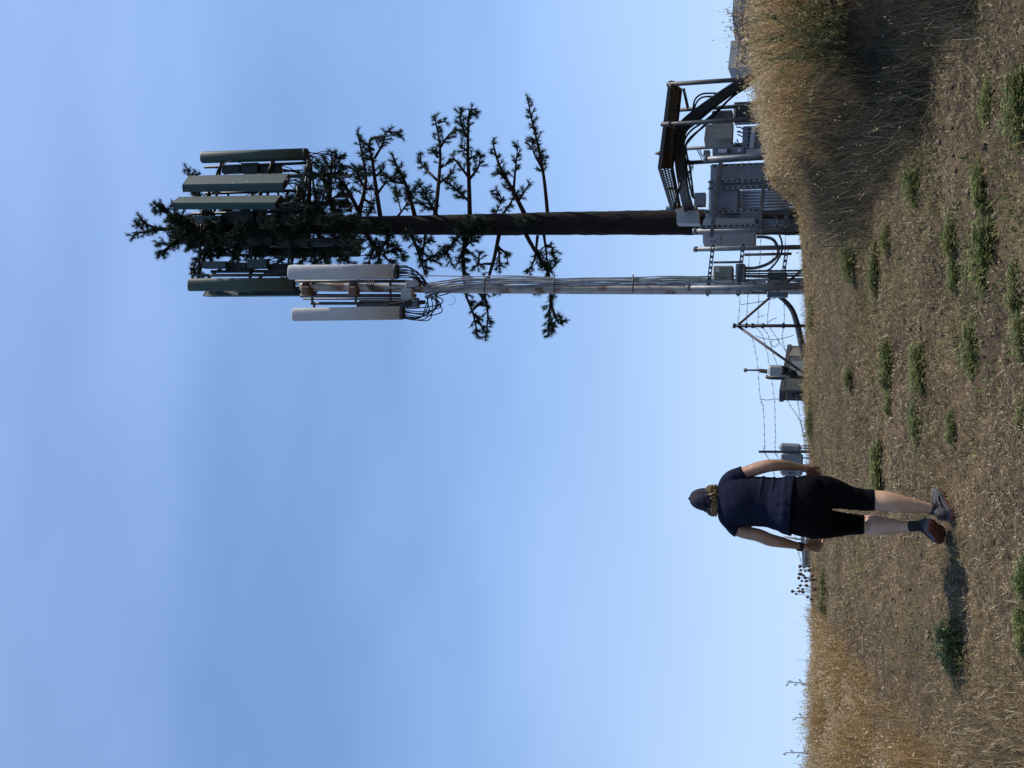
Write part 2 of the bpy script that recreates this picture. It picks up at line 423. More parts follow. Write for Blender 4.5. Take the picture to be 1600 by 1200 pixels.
def grass_band(name, label, n, region, hfun, mats, seedfrac, colorsplit=.3, lean_sd=.28, wid=.0032, headaz=None, smask=None):
    x, y = region(n); n = len(x)
    h = hfun(x, y) * (.55 + .55 * RNG.random(n))
    base = np.stack([x, y, tz(x, y) - .01], 1)
    az = RNG.random(n) * 6.28 if headaz is None else RNG.normal(headaz, 1.2, n)
    lean = np.abs(RNG.normal(.12, lean_sd, n)); bend = np.abs(RNG.normal(.35, .3, n))
    g = RNG.random(n) < colorsplit
    parts = []
    for sel, mi in ((~g, 0), (g, 1)):
        if sel.sum() == 0: continue
        a = blades(base[sel], az[sel], h[sel], lean[sel], wid * (.6 + .8 * RNG.random(sel.sum())), bend[sel], RNG.random(sel.sum()) * 6.28)
        parts.append((a[0], a[1], a[2], mi))
        k = RNG.random(sel.sum()) < seedfrac * (1 if smask is None else smask(x[sel], y[sel]))
        if k.sum():
            for j in range(3):   # several spikelets near each tip
                tip = a[3][k] - a[4][k] * (h[sel][k] * (.02 + .10 * j))[:, None]
                dd = a[4][k] + RNG.normal(0, .5, (k.sum(), 3))
                s = seeds(tip, dd, .013 + .018 * RNG.random(k.sum()), RNG)
                parts.append((s[0], s[1], s[2], 2))
    v, l, t, mi = merge(parts)
    return tag(rawmesh(name, v, l, t, mats, midx=mi), label, 'grass', kind='stuff')

def reg_right(n):
    y = 4.2 + RNG.random(n) * 9.3
    x = bankline(y) + (RNG.random(n) ** 1.15) * (0.47 * y + .7 - bankline(y))
    k = (x > bankline(y) + .25 * vn(y * 2.2, x * 2.2, 31)) & (RNG.random(n) < np.clip(.75 + 1.1 * vn(x * 2.2, y * 2.2, 32), .1, 1))
    k &= (y > 6.6) | (x > 2.9)
    return x[k], y[k]
def h_right(x, y):
    d = np.clip((x - bankline(y)) / .35, .6, 1)
    far = np.interp(y, [4, 6, 7, 8.5, 10, 11.5, 13.5], [.45, .60, .70, .68, .56, .44, .38]) * (.74 + .6 * (vn(x * 1.6, y * 1.6, 39) + .35))
    left = np.clip((x / y - .13) / .16, .28, 1)
    return far * d * left * np.interp(y, [6, 7, 9, 12], [.80, .74, .56, .45])
grass_band('tall_dry_grass', 'tall golden dry grass on the bank below the equipment cabinets', 60000, reg_right, h_right, [M['gold'], M['brown_gr'], M['seed']], .6, smask=lambda x, y: sm((x - bankline(y) - .15) / .35))

def h_tall(x, y): return h_right(x, y) * 1.18
def reg_tall(n):
    x, y = reg_right(n); k = RNG.random(len(x)) < np.clip(.2 + 2.0 * vn(x * 3, y * 3, 38), 0, 1); return x[k], y[k]
grass_band('tall_seed_stalks', 'sparse taller dry stalks with seed heads rising out of the tall dry grass', 5200, reg_tall, h_tall, [M['gold'], M['brown_gr'], M['seed']], .9, .4, .42, .0042, smask=lambda x, y: sm((x - bankline(y) - .2) / .3))
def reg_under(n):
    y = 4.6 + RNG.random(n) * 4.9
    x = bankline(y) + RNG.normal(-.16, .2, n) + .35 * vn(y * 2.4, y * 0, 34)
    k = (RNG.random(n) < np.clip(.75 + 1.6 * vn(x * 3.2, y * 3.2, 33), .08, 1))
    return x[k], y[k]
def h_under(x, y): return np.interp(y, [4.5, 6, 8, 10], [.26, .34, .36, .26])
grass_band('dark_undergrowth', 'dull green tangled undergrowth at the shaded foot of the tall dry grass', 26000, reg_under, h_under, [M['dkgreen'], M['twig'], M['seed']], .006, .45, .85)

def reg_left(n):
    y = 5.6 + RNG.random(n) * 7.6
    xl = np.interp(y, [4.5, 5.6, 6.5, 7.6, 9, 11, 13], [-2.35, -2.4, -2.35, -2.35, -2.2, -2.4, -2.9])
    x = xl + .5 - RNG.random(n) * (0.45 * y + 1.3 + xl)
    e_ = xl + .12 + .55 * vn(y * 1.3, x * 1.3, 35) + .5 * vn(y * 4, x * 4, 37)
    k = (RNG.random(n) < sm((e_ - x) / .45 + .35)) & (RNG.random(n) < np.clip(.55 + 2.6 * vn(x * 2.8, y * 2.8, 36), .03, 1))
    return x[k], y[k]
def h_left(x, y): return np.interp(y, [4.5, 6, 8, 10, 13], [.34, .40, .34, .20, .11]) * (.5 + 1.7 * (vn(x * 2.6, y * 2.6, 43) + .36))
grass_band('golden_dry_grass', 'golden dry grass with pale seed heads on the slope behind the walker', 90000, reg_left, h_left, [M['amber'], M['gold'], M['seed']], .3, .45, .55)

def reg_left_tall(n):
    x, y = reg_left(n); k = (y > 9.5) & (RNG.random(len(x)) < np.clip(.2 + 2 * vn(x * 3, y * 3, 45), 0, 1)); return x[k], y[k]
grass_band('skyline_stems', 'thin taller dry stems rising above the golden grass on the skyline', 1500, reg_left_tall, lambda x, y: .30 + 0 * x, [M['brown_gr'], M['gold'], M['seed']], .5, .4, .3, .0036)
def reg_crest(n):
    y = 10.8 + RNG.random(n) * 3.0
    x = (RNG.random(n) * 2 - 1) * .47 * y
    k = RNG.random(n) < np.clip(.35 + 1.5 * vn(x * 2, y * 2, 41) + .5 * (x > -.2 * y) * (x < .35 * y) * .2, .02, 1)
    return x[k], y[k]
def h_crest(x, y): return .05 + .09 * np.clip(.5 + vn(x * 1.5, y * 1.5, 42) * 2, 0, 1)
grass_band('crest_grass', 'short dry grass fringe along the crest of the slope', 24000, reg_crest, h_crest, [M['stub'], M['gold'], M['seed']], .06, .5, .45)

def reg_tangle(n):
    p = [G(1560, 1165), G(1590, 1130), G(1545, 1195), G(1520, 1150), G(1580, 1195)]
    i = RNG.integers(0, len(p), n)
    c = np.array([[q.x, q.y] for q in p])[i]
    return c[:, 0] + RNG.normal(0, .16, n), c[:, 1] + RNG.normal(0, .16, n)
grass_band('flattened_straw', 'pale flattened tangle of dead straw below the golden grass', 3600, reg_tangle, lambda x, y: .11 + 0 * x, [M['straw'], M['brown_gr'], M['seed']], 0, .35, .9)

M['cover'] = leafmat('low_green_cover', [(.055, .075, .026), (.095, .12, .04), (.15, .175, .06), (.24, .24, .10)], .3, .6)
def cover():
    n = 150000; x, y = sample(n, 3.7, 12.5, .8, 1.2)
    w = .95 * vn(x * 1.3, y * 1.7, 51) + .75 * vn(x * 4.2, y * 5.5, 52) + .36 * sm((7.8 - y) / 2.5) * sm((x + .6) / 1.0) - .08 - .12 * sm((y - 9) / 2) - .15 * sm((-x - .6) / .8)
    k = RNG.random(n) < np.clip(w * 1.5, 0, .85); x = x[k]; y = y[k]; n = len(x)
    base = np.stack([x, y, tz(x, y) + .003], 1)
    a = blades(base, RNG.random(n) * 6.28, .014 + .036 * RNG.random(n) ** 1.5, np.abs(RNG.normal(.9, .4, n)), .005 + .008 * RNG.random(n), RNG.normal(.4, .4, n), RNG.random(n) * 6.28)
    tag(rawmesh('green_ground_cover', a[0], a[1], a[2], M['cover']), 'thin low green growth spread in patches over the brown slope', 'ground cover', kind='stuff')
cover()
# ---- green weeds, each a plant of its own
def weed_proto(seed, name, n, droop):
    r = np.random.default_rng(seed)
    nc = 7; ca = r.random(nc) * 6.28; cr = .58 * np.sqrt(r.random(nc)); cx, cy = np.cos(ca) * cr, np.sin(ca) * cr
    cs = .16 + .26 * r.random(nc); ch = .45 + .75 * r.random(nc); w_ = cs ** 1.4; k = r.choice(nc, n, p=w_ / w_.sum())
    a = r.random(n) * 6.28; rr = np.sqrt(r.random(n)) * np.where(r.random(n) < .12, 1.9, 1.0)
    x = cx[k] + np.cos(a) * rr * cs[k]; y = cy[k] + np.sin(a) * rr * cs[k]
    z = np.clip(1 - rr ** 2, 0.03, 1) * ch[k] * (.25 + .75 * r.random(n))
    base = np.stack([x, y, z * .9], 1)
    ln = (.11 + .20 * r.random(n) ** 1.5); 
    A = blades(base, a + r.normal(0, .9, n), ln, np.abs(r.normal(.9, droop, n)), .03 + .06 * r.random(n), r.normal(.5, .4, n), r.random(n) * 6.28)
    # stems from the root
    m_ = n // 5
    i = r.integers(0, n, m_)
    root = np.stack([x[i] * .35, y[i] * .35, np.zeros(m_) - .05], 1)
    dv = base[i] - root; hl = np.hypot(dv[:, 0], dv[:, 1])
    B = blades(root, np.arctan2(dv[:, 1], dv[:, 0]), np.linalg.norm(dv, axis=1), np.arctan2(hl, dv[:, 2]), np.full(m_, .025), np.zeros(m_))
    v, l, t, mi = merge([(A[0], A[1], A[2], 0), (B[0], B[1], B[2], 1)])
    o = rawmesh(name, v, l, t, [M['weed'], M['dkgreen']], midx=mi)
    return o
WEEDS = [ # px, py, half width along the slope (py), height px, proto, label
 (1395, 197, 10, 22, 0, 'small bright green weed at the edge of the shaded tall grass'),
 (1437, 285, 24, 30, 1, 'dark green weed clump just below the shaded undergrowth'),
 (1330, 330, 16, 16, 0, 'single small bright green weed on bare dark soil near the crest'),
 (1388, 372, 24, 16, 2, 'yellow green weed between the tower base and the big lower weeds'),
 (1340, 405, 24, 26, 1, 'upright green weed nearest below the rack of grey cabinets'),
 (1368, 428, 38, 14, 2, 'long low green weed with a dark shadow below the meter frame'),
 (1540, 385, 48, 36, 1, 'largest dark green weed on the lower right slope'),
 (1484, 372, 34, 18, 2, 'yellowing weed just above the largest dark green weed'),
 (1580, 445, 34, 24, 0, 'green weed at the lower frame edge below the largest weed'),
 (1588, 520, 30, 22, 1, 'green weed at the lower frame edge midway across the slope'),
 (1492, 430, 22, 18, 0, 'sparse grey green weed in the middle of the lower slope'),
 (1520, 535, 38, 30, 1, 'broad weed casting a long thin shadow in the middle of the slope'),
 (1395, 570, 34, 26, 0, 'upper of the bushy weeds in the middle of the slope'),
 (1446, 566, 32, 24, 1, 'bushy weed with a dark hollow, lower of the middle pair'),
 (1337, 592, 20, 12, 2, 'thin upright weed between the bushy pair and the crest'),
 (1392, 620, 26, 16, 0, 'narrow weed left of the upper bushy weed'),
 (1432, 650, 52, 18, 2, 'longest low strip of weed left of the bushy pair'),
 (1376, 725, 38, 18, 1, 'low green weed strip beside the walker at knee height'),
 (1488, 668, 22, 16, 0, 'small weed with a dark shadow right of the walker\'s feet'),
 (1272, 660, 34, 12, 2, 'green weeds growing on the crest beside the twin meter boxes'),
 (1268, 488, 30, 14, 0, 'grey green weed on the crest under the bent black duct'),
 (1500, 1008, 36, 50, 1, 'dark green bush behind the walker at the edge of the golden grass'),
 (1596, 985, 34, 26, 0, 'green weed at the lower frame edge behind the walker'),
 (1594, 905, 30, 20, 2, 'yellowing weed at the lower frame edge under the walker\'s shadow'),
 (1590, 640, 26, 18, 0, 'small weed at the lower frame edge below the longest weed strip'),
 (1540, 160, 40, 18, 2, 'yellow green patchy weed below the dark undergrowth'),
 (1594, 150, 46, 36, 1, 'bright green weed at the bottom right corner of the slope'),
 (1532, 290, 34, 18, 0, 'faint sprawling weed between the corner weed and the largest weed'),
 (1286, 925, 30, 16, 0, 'dull green weed on the crest below the round seed heads'),
]
def weeds():
    protos = [weed_proto(3, 'green_weed', 1150, .4), weed_proto(5, 'green_weed', 1500, .35), weed_proto(9, 'green_weed', 900, .5)]
    used = set()
    for px, py, hw, hh, k, lab in WEEDS:
        o = protos[k]
        if k in used: o = protos[k].copy(); COL.objects.link(o)
        used.add(k)
        g = G(px, py); s = mpp(g)
        o.location = g; o.rotation_euler = (0, 0, (px * 7 + py) % 6)
        o.scale = (hw * s * 1.85, max(hw * s * 1.2, hh * s * 1.3), hh * s * .85)
        o.rotation_euler.z = random.uniform(-.4, .4)
        tag(o, lab, 'weed', 'green weeds on the dry slope')
weeds()

# ---- dead plants standing against the sky
def dead_stalk(px0, py0, px1, py1, lab, nb, seed, cat='dead plant', heads=False, Y=12.2):
    rr = random.Random(seed)
    mb = MB(); a = P(px0, py0, Y); a.z = gz(a.x, a.y) - .02; b = P(px1, py1, Y)
    pts = [a.lerp(b, t) + Vector((rr.uniform(-.01, .01), rr.uniform(-.01, .01), 0)) * (1 if 0 < t < 1 else 0) for t in (0, .25, .5, .75, 1)]
    mb.tube(pts, [.008, .007, .006, .0055, .004], 5)
    hm = MB()
    for i in range(nb):
        t = .35 + .6 * i / max(1, nb - 1); p = a.lerp(b, t)
        s = -1 if i % 2 else 1
        e = p + Vector((s * rr.uniform(.015, .05), rr.uniform(-.02, .02), rr.uniform(.015, .045)))
        mid = p.lerp(e, .5) + Vector((s * .012, 0, -.01))
        mb.tube([p, mid, e], [.0035, .003, .0025], 4)
        for k in range(3):
            q = p.lerp(e, .4 + .3 * k)
            mb.tube([q, q + Vector((rr.uniform(-.012, .012), 0, .012))], [.006, .004], 5)
    o = mb.build('dead_stalk', M['stalk'])
    tag(o, lab, cat, 'dead stalks along the crest')
dead_stalk(1264, 1068, 1229, 1066, 'tall dead stalk with short side twigs on the crest above the golden grass', 6, 1)
dead_stalk(1263, 1176, 1226, 1176, 'bare leaning dead stalk nearest the far end of the crest', 4, 2)
dead_stalk(1264, 1118, 1243, 1121, 'short dead stalk between the two tall ones on the crest', 4, 3)
dead_stalk(1180, 18, 1135, 22, 'dark dead stalk standing before the far shelter roofs', 7, 4, Y=11)
dead_stalk(1178, 52, 1140, 47, 'thin dark dead stalk in front of the gap between the two shelters', 5, 5, Y=11)

def seed_head_plant():
    mb = MB(); rr = random.Random(5); Y = 12.3
    root = P(1268, 908, Y); root.z = gz(root.x, root.y) - .02
    heads = []
    pos = [(1250, 885), (1251, 891), (1249, 897), (1248, 903), (1253, 908), (1250, 915), (1247, 919), (1244, 928), (1238, 924), (1255, 899), (1258, 892), (1254, 921), (1260, 915), (1260, 908), (1258, 903), (1264, 891), (1249, 924), (1254, 925), (1262, 933), (1269, 900), (1252, 897), (1264, 884), (1268, 936)]
    hubs = [P(1266, py, Y) for py in (890, 905, 920, 930)]
    for px, py in pos:
        p = P(px, py, Y + rr.uniform(-.1, .1))
        h = min(hubs, key=lambda q: abs(q.x - p.x)); b = Vector((h.x, h.y, gz(h.x, h.y) - .02))
        mb.tube([b, b.lerp(p, .6) + Vector((rr.uniform(-.02, .02), 0, .01)), p], .0028, 4)
        r_ = rr.uniform(.016, .023); rings = []
        for i in range(6):
            th = math.pi * (i + .5) / 6
            rings.append([p + Vector((math.cos(q) * math.sin(th), math.sin(q) * math.sin(th), -math.cos(th))) * r_ * rr.uniform(.6, 1.25) for q in [6.283 * k / 8 for k in range(8)]])
        hd = MB(); hd.loft(rings, True, True); heads.append(hd)
    root = empty('seed_head_plant', (root.x, root.y, root.z), 'clump of dark round seed heads on thin stems at the crest', 'plant')
    mb.build('stem', M['stalk'], root)
    for h_ in heads: h_.build('seed_head', M['stalk'], root)
seed_head_plant()

def olive_shrub():
    rr = np.random.default_rng(77); g = G(1450, 18); root = Vector((g.x + .12, g.y + .35, 0)); root.z = gz(root.x, root.y) - .02
    sh = empty('olive_shrub', root, 'straggly olive green shrub hanging over the dark undergrowth at the upper frame edge', 'shrub')
    st = MB(); B, AZ, LE, LN = [], [], [], []
    for k in range(70):
        az = rr.random() * 6.28; L_ = .35 + .40 * rr.random(); ln = rr.uniform(.3, 1.25); p = root + Vector((rr.normal(0, .12), rr.normal(0, .12), 0)); pts = [p]
        for i in range(6):
            a = ln * (.55 + .16 * i); p = p + Vector((math.cos(az) * math.sin(a), math.sin(az) * math.sin(a), math.cos(a))) * L_ / 6; pts.append(p)
            for q in range(7):
                B.append(list(pts[-2].lerp(p, rr.random()))); AZ.append(rr.random() * 6.28); LE.append(rr.uniform(.3, 1.5)); LN.append(rr.uniform(.02, .055))
        st.tube(pts, [.0035, .003, .003, .0025, .002, .002, .0015], 4)
    n = len(B); A = blades(np.array(B), np.array(AZ), np.array(LN), np.array(LE), .006 + .006 * rr.random(n), rr.normal(.3, .3, n), rr.random(n) * 6.28)
    st.build('stem', M['olive'], sh); rawmesh('leaves', A[0], A[1], A[2], M['olive'], origin=root, parent=sh)
M['olive'] = leafmat('olive_leaves', [(.06, .065, .025), (.11, .11, .045), (.18, .17, .075), (.30, .27, .14)], .35, .6)
olive_shrub()
# ------------------------------------------------------------------ disguised tower
TY = 20.0
def arc(pts, n=6):
    "smooth a short list of points (Catmull-Rom)"
    pts = [Vector(p) for p in pts]; out = []
    for i in range(len(pts) - 1):
        p0 = pts[max(0, i - 1)]; p1 = pts[i]; p2 = pts[i + 1]; p3 = pts[min(len(pts) - 1, i + 2)]
        for k in range(n):
            t = k / n
            out.append(0.5 * ((2 * p1) + (p2 - p0) * t + (2 * p0 - 5 * p1 + 4 * p2 - p3) * t * t + (3 * p1 - p0 - 3 * p2 + p3) * t ** 3))
    out.append(pts[-1]); return out

tb = P(1290, 347, TY); tower_root = Vector((tb.x, TY, gz(tb.x, TY)))
tower = empty('tree_tower', tower_root, 'tall cell tower disguised as a pine, dark trunk, sparse branches and green panel antennas', 'cell tower')
def tower_trunk():
    mb = MB(); rings = []
    spec = [(1300, 347, 40.5), (1180, 347, 40), (1090, 347.3, 39.5), (900, 349, 36), (740, 351, 32.5), (560, 352.5, 28), (430, 354, 22), (330, 355, 17), (285, 356, 12)]
    n = 28
    dense = []
    for i in range(len(spec) - 1):
        for k in range(14):
            t = k / 14; dense.append(tuple(spec[i][j] * (1 - t) + spec[i + 1][j] * t for j in range(3)))
    dense.append(spec[-1])
    rr = random.Random(4)
    for px, py, w in dense:
        c = P(px, py, TY); r = w / 2 * mpp(c)
        rings.append([c + Vector((math.cos(q), math.sin(q), 0)) * r * (1 + .05 * float(vn(math.cos(q) * 3.1 + 7, px * .11 + math.sin(q) * 3.1, 80)) + rr.uniform(-.03, .03)) for q in [6.2832 * k / n for k in range(n)]])
    mb.loft(rings, True, True)
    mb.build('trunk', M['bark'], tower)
tower_trunk()

def needle_arrays(paths, density, rng, tipfrac=.12, tw=(.05, .24)):
    "twigs and needles along limb paths; returns twig MB and needle arrays"
    twig = MB(); B, AZ, LN, LE, WD, BE = [], [], [], [], [], []
    def brush(a, b):
        d = b - a; L_ = d.length; 
        if L_ < .02: return
        d.normalize(); n = int(rng.uniform(14, 40) + L_ * rng.uniform(120, 300))
        for k in range(n):
            t = rng.random() ** .8
            p = a.lerp(b, .15 + .85 * t)
            v = Vector(rng.normal(0, 1, 3)); v -= d * v.dot(d)
            if v.length < 1e-3: continue
            v.normalize(); v = (v * rng.uniform(.45, .95) + d * rng.uniform(.3, 1.2)).normalized()
            B.append(p); hz = math.hypot(v.x, v.y)
            AZ.append(math.atan2(v.y, v.x)); LE.append(math.atan2(hz, v.z)); LN.append(rng.uniform(.035, .135)); WD.append(rng.uniform(.007, .015)); BE.append(rng.uniform(-.2, .6))
    for path, f0, f1 in paths:
        cum = [0]
        for i in range(1, len(path)): cum.append(cum[-1] + (path[i] - path[i - 1]).length)
        T = cum[-1]; s = f0 * T
        while s < f1 * T:
            i = max(j for j in range(len(cum)) if cum[j] <= s); i = min(i, len(path) - 2)
            t = (s - cum[i]) / max(1e-6, cum[i + 1] - cum[i]); p = path[i].lerp(path[i + 1], t); d = (path[i + 1] - path[i]).normalized()
            v = Vector(rng.normal(0, 1, 3)); v -= d * v.dot(d); v.normalize()
            L_ = rng.uniform(*tw) * (1 - .25 * s / T)
            e = p + (v * 1.0 + d * rng.uniform(.5, 1.2)).normalized() * L_
            twig.tube([p, e], [.013, .007], 4, False)
            brush(p, e)
            s += (rng.exponential(1 / density) * .7 + .3 / density) * .46
        if f1 >= .99:
            brush(path[-2].lerp(path[-1], -.6), path[-1])
    B = np.array([[p.x, p.y, p.z] for p in B]); N = len(B)
    A = blades(B, np.array(AZ), np.array(LN), np.array(LE), np.array(WD), np.array(BE), rng.random(N) * 6.28)
    return twig, A

NB = 0
def branch(polys, dY=0.0, seed=1, dens=9, r0=.055, label=None):
    """polys: list of (pixel polyline, foliage from, to); each runs outwards; Y shifts by dY at the far end of the first"""
    rng = np.random.default_rng(seed + 100)
    mb = MB(); paths = []
    first = polys[0][0]; x0, y0 = first[0]; L0 = max(1, math.hypot(first[-1][0] - x0, first[-1][1] - y0))
    for k, (pl, f0, f1) in enumerate(polys):
        pts = []
        for j, (px, py) in enumerate(pl):
            fr = math.hypot(px - x0, py - y0) / L0
            yy = TY + dY * fr + (0 if (k == 0 or j == 0) else rng.normal(0, .16))
            pts.append(P(px, py, yy))
        path = arc(pts, 4) if len(pts) > 2 else [pts[0], pts[0].lerp(pts[1], .5), pts[1]]
        r = r0 if k == 0 else r0 * .62
        mb.tube(path, [r * (1 - .72 * i / (len(path) - 1)) for i in range(len(path))], 7)
        paths.append((path, f0, f1))
    twig, A = needle_arrays(paths, dens, rng)
    o_ = len(mb.v); mb.v += twig.v; mb.f += [[i + o_ for i in f] for f in twig.f]; mb.mi += twig.mi; mb.sm += twig.sm
    b = mb.build('branch', M['limb'], tower)
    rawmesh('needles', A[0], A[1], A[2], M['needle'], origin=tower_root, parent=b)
    ORG[b.name] = ORG[tower.name]
    return b
Z3 = lambda X, Y: (540 + X / 4.444, 140 + Y / 4.444)
Z4 = lambda X, Y: (700 + X / 4, 320 + Y / 4)
ZA = lambda X, Y: (560 + X / 8.889, 360 + Y / 8.889)
ZC = lambda X, Y: (200 + X / 7.273, 290 + Y / 7.273)
ZE = lambda X, Y: (440 + X / 10, 220 + Y / 10)
def tr(z, *pts): return [z(*p) for p in pts]
# limbs on the sunny side
branch([(tr(Z3, (1405, 900), (1380, 640), (1345, 430), (1300, 240), (1262, 60)), .38, 1), (tr(Z3, (1370, 560), (1300, 420), (1300, 340)), .2, 1)], -.5, 1, 11, .045)
branch([(tr(Z3, (1250, 880), (1160, 700), (1065, 520), (1020, 355)), .3, 1), (tr(Z3, (1165, 710), (1180, 540), (1195, 400)), .3, 1), (tr(Z3, (1195, 780), (1275, 660)), .2, 1), (tr(Z3, (1110, 620), (1050, 560)), .2, 1)], -.9, 2, 10)
branch([(tr(Z3, (1075, 890), (1150, 780), (1180, 690)), .3, .9), (tr(Z3, (1030, 880), (1080, 770), (1045, 700)), .1, 1)], .8, 3, 9, .035)
branch([(tr(Z3, (862, 880), (855, 600), (848, 400), (862, 150), (925, 165)), .42, 1), (tr(Z3, (840, 330), (795, 210), (800, 130)), .1, 1), (tr(Z3, (848, 600), (770, 500), (735, 455)), .2, 1), (tr(Z3, (862, 620), (925, 530), (932, 440)), .15, 1), (tr(Z3, (852, 770), (740, 670), (700, 630)), .1, 1), (tr(Z3, (860, 480), (915, 450)), .2, 1), (tr(Z3, (850, 430), (800, 390)), .2, 1)], -.6, 4, 9)
branch([(tr(Z3, (620, 880), (648, 620), (655, 400), (615, 175)), .5, 1), (tr(Z3, (658, 400), (745, 290), (850, 275)), .15, .8), (tr(Z3, (636, 630), (530, 520), (520, 440)), .35, 1), (tr(Z3, (650, 650), (750, 575)), .2, 1), (tr(Z3, (652, 545), (735, 500)), .2, 1), (tr(Z3, (640, 470), (598, 405)), .2, 1), (tr(Z3, (640, 230), (690, 220)), .2, 1)], .7, 5, 9)
branch([(tr(Z3, (645, 890), (560, 740), (508, 640)), .2, 1), (tr(Z3, (600, 830), (490, 780)), .3, 1), (tr(Z3, (560, 740), (560, 680)), .2, 1)], -1.0, 6, 9, .04)
branch([(tr(Z3, (484, 890), (425, 680), (355, 530), (318, 440)), .25, 1), (tr(Z3, (410, 650), (340, 640), (290, 600)), .3, 1), (tr(Z3, (440, 740), (490, 690)), .1, 1)], -.8, 7, 13)
branch([(tr(Z3, (355, 890), (430, 785), (440, 720)), .4, .9), (tr(Z3, (385, 850), (350, 690)), .5, 1)], .9, 8, 8, .03)
branch([(tr(Z3, (242, 890), (205, 640), (190, 520), (168, 350), (258, 330)), .45, 1), (tr(Z3, (200, 480), (262, 370), (290, 290), (390, 320)), .2, 1), (tr(Z3, (230, 710), (290, 640), (390, 610)), .4, 1), (tr(Z3, (212, 600), (268, 545)), .2, 1), (tr(Z3, (200, 420), (160, 400)), .1, 1)], -.4, 9, 11)
branch([(tr(Z3, (92, 870), (140, 640), (120, 480), (85, 310)), .45, 1), (tr(Z3, (140, 620), (85, 560)), .2, 1), (tr(Z3, (140, 690), (205, 690)), .2, 1), (tr(Z3, (120, 760), (190, 800), (170, 860)), .2, 1)], .5, 10, 11)
branch([(tr(ZE, (1200, 1090), (1060, 820), (950, 640), (840, 560)), .5, 1), (tr(ZE, (1000, 720), (880, 680)), .2, 1)], -.8, 11, 12)
branch([(tr(ZE, (750, 960), (760, 700), (780, 400), (788, 170)), .4, 1), (tr(ZE, (740, 420), (670, 280)), .2, 1), (tr(ZE, (790, 910), (950, 800)), .25, 1), (tr(ZE, (800, 320), (900, 250)), .3, 1), (tr(ZE, (770, 560), (890, 480), (940, 360)), .2, 1)], -.6, 12, 12)
branch([(tr(ZE, (710, 930), (590, 770), (540, 690)), .3, 1)], .4, 13, 8, .035)
branch([(tr(ZE, (420, 1100), (440, 600), (470, 340), (580, 400)), .4, 1), (tr(ZE, (440, 620), (620, 480)), .2, 1)], -1.3, 14, 10)
branch([(tr(ZE, (1300, 740), (1200, 560), (1165, 400)), .2, 1), (tr(ZE, (1240, 820), (1160, 760)), .2, 1)], -1.0, 15, 10, .035)
# limbs on the shaded side
branch([([(822, 352)] + tr(Z4, (490, 190), (600, 380), (630, 440), (640, 560), (625, 825)), .28, 1), (tr(Z4, (640, 610), (690, 740), (712, 700)), .2, 1), (tr(Z4, (600, 190), (615, 300), (625, 410)), .2, 1), (tr(Z4, (605, 250), (655, 270), (650, 300)), .2, 1), (tr(Z4, (630, 420), (690, 350)), .2, 1), (tr(Z4, (560, 195), (540, 340), (495, 430)), .3, 1), (tr(Z4, (575, 330), (585, 400)), .2, 1), (tr(Z4, (600, 500), (545, 560)), .3, 1), (tr(Z4, (636, 690), (660, 780)), .3, 1)], -.7, 16, 10)
branch([([(782, 352)] + tr(Z4, (318, 195), (290, 330), (262, 430), (232, 560), (250, 680), (235, 830)), .4, 1), (tr(Z4, (272, 370), (220, 370), (165, 385)), .2, 1), (tr(Z4, (318, 260), (325, 410)), .2, 1), (tr(Z4, (318, 270), (365, 310), (372, 370)), .2, 1), (tr(Z4, (190, 370), (195, 295)), .2, 1), (tr(Z4, (255, 500), (320, 560)), .3, 1)], .7, 17, 9)
branch([([(746, 352)] + tr(Z4, (130, 190), (95, 300), (100, 440), (112, 560), (160, 690), (185, 830)), .3, 1), (tr(Z4, (160, 650), (215, 600), (228, 555)), .2, 1), (tr(Z4, (165, 680), (235, 800)), .2, 1), (tr(Z4, (110, 260), (170, 200)), .1, 1)], -.5, 18, 10)
branch([([(735, 352)] + tr(ZA, (1400, 70), (1260, 250), (1200, 370)), .35, 1), (tr(ZA, (1250, 260), (1210, 220)), .1, 1), (tr(ZA, (1230, 310), (1280, 420)), .2, 1)], -1.0, 19, 10)
branch([([(720, 352)] + tr(ZA, (1480, 80), (1450, 300), (1470, 450), (1490, 610)), .1, .9), (tr(ZA, (1440, 320), (1380, 460)), .2, 1), (tr(ZA, (1470, 240), (1560, 320)), .2, 1)], -.4, 20, 11)
branch([([(636, 352)] + tr(ZA, (740, 70), (815, 250), (880, 450), (925, 600)), .35, 1), (tr(ZA, (930, 60), (905, 250), (890, 440)), .1, 1), (tr(ZA, (920, 430), (1040, 360), (1110, 310)), .2, 1), (tr(ZA, (980, 400), (1120, 455)), .2, 1), (tr(ZA, (880, 150), (830, 170), (870, 90)), .2, .8), (tr(ZA, (930, 180), (1020, 130)), .2, 1), (tr(ZA, (925, 500), (990, 530)), .2, 1)], -.3, 21, 10)
branch([([(632, 352)] + tr(ZA, (700, 70), (670, 120)), .5, 1)], -1.0, 22, 9, .025)
branch([([(565, 352)] + tr(ZA, (120, 70), (185, 180), (200, 300), (140, 450)), .3, 1), (tr(ZA, (190, 200), (280, 260), (300, 420)), .1, 1), (tr(ZA, (250, 100), (220, 260)), .1, 1)], -.6, 23, 14)
branch([([(606, 352)] + tr(ZA, (430, 80), (340, 220), (280, 400), (260, 520)), .15, 1), (tr(ZA, (350, 340), (420, 420), (510, 500)), .3, 1), (tr(ZA, (360, 320), (540, 260), (600, 340), (610, 410)), .2, 1), (tr(ZA, (480, 290), (560, 210)), .2, 1), (tr(ZA, (360, 190), (460, 220)), .2, 1)], .5, 24, 13)
branch([([(548, 352), (543, 374), (541, 377), (547, 384)], .3, 1), ([(545, 366), (560, 378), (563, 388)], .3, 1)], -1.1, 25, 9, .03)
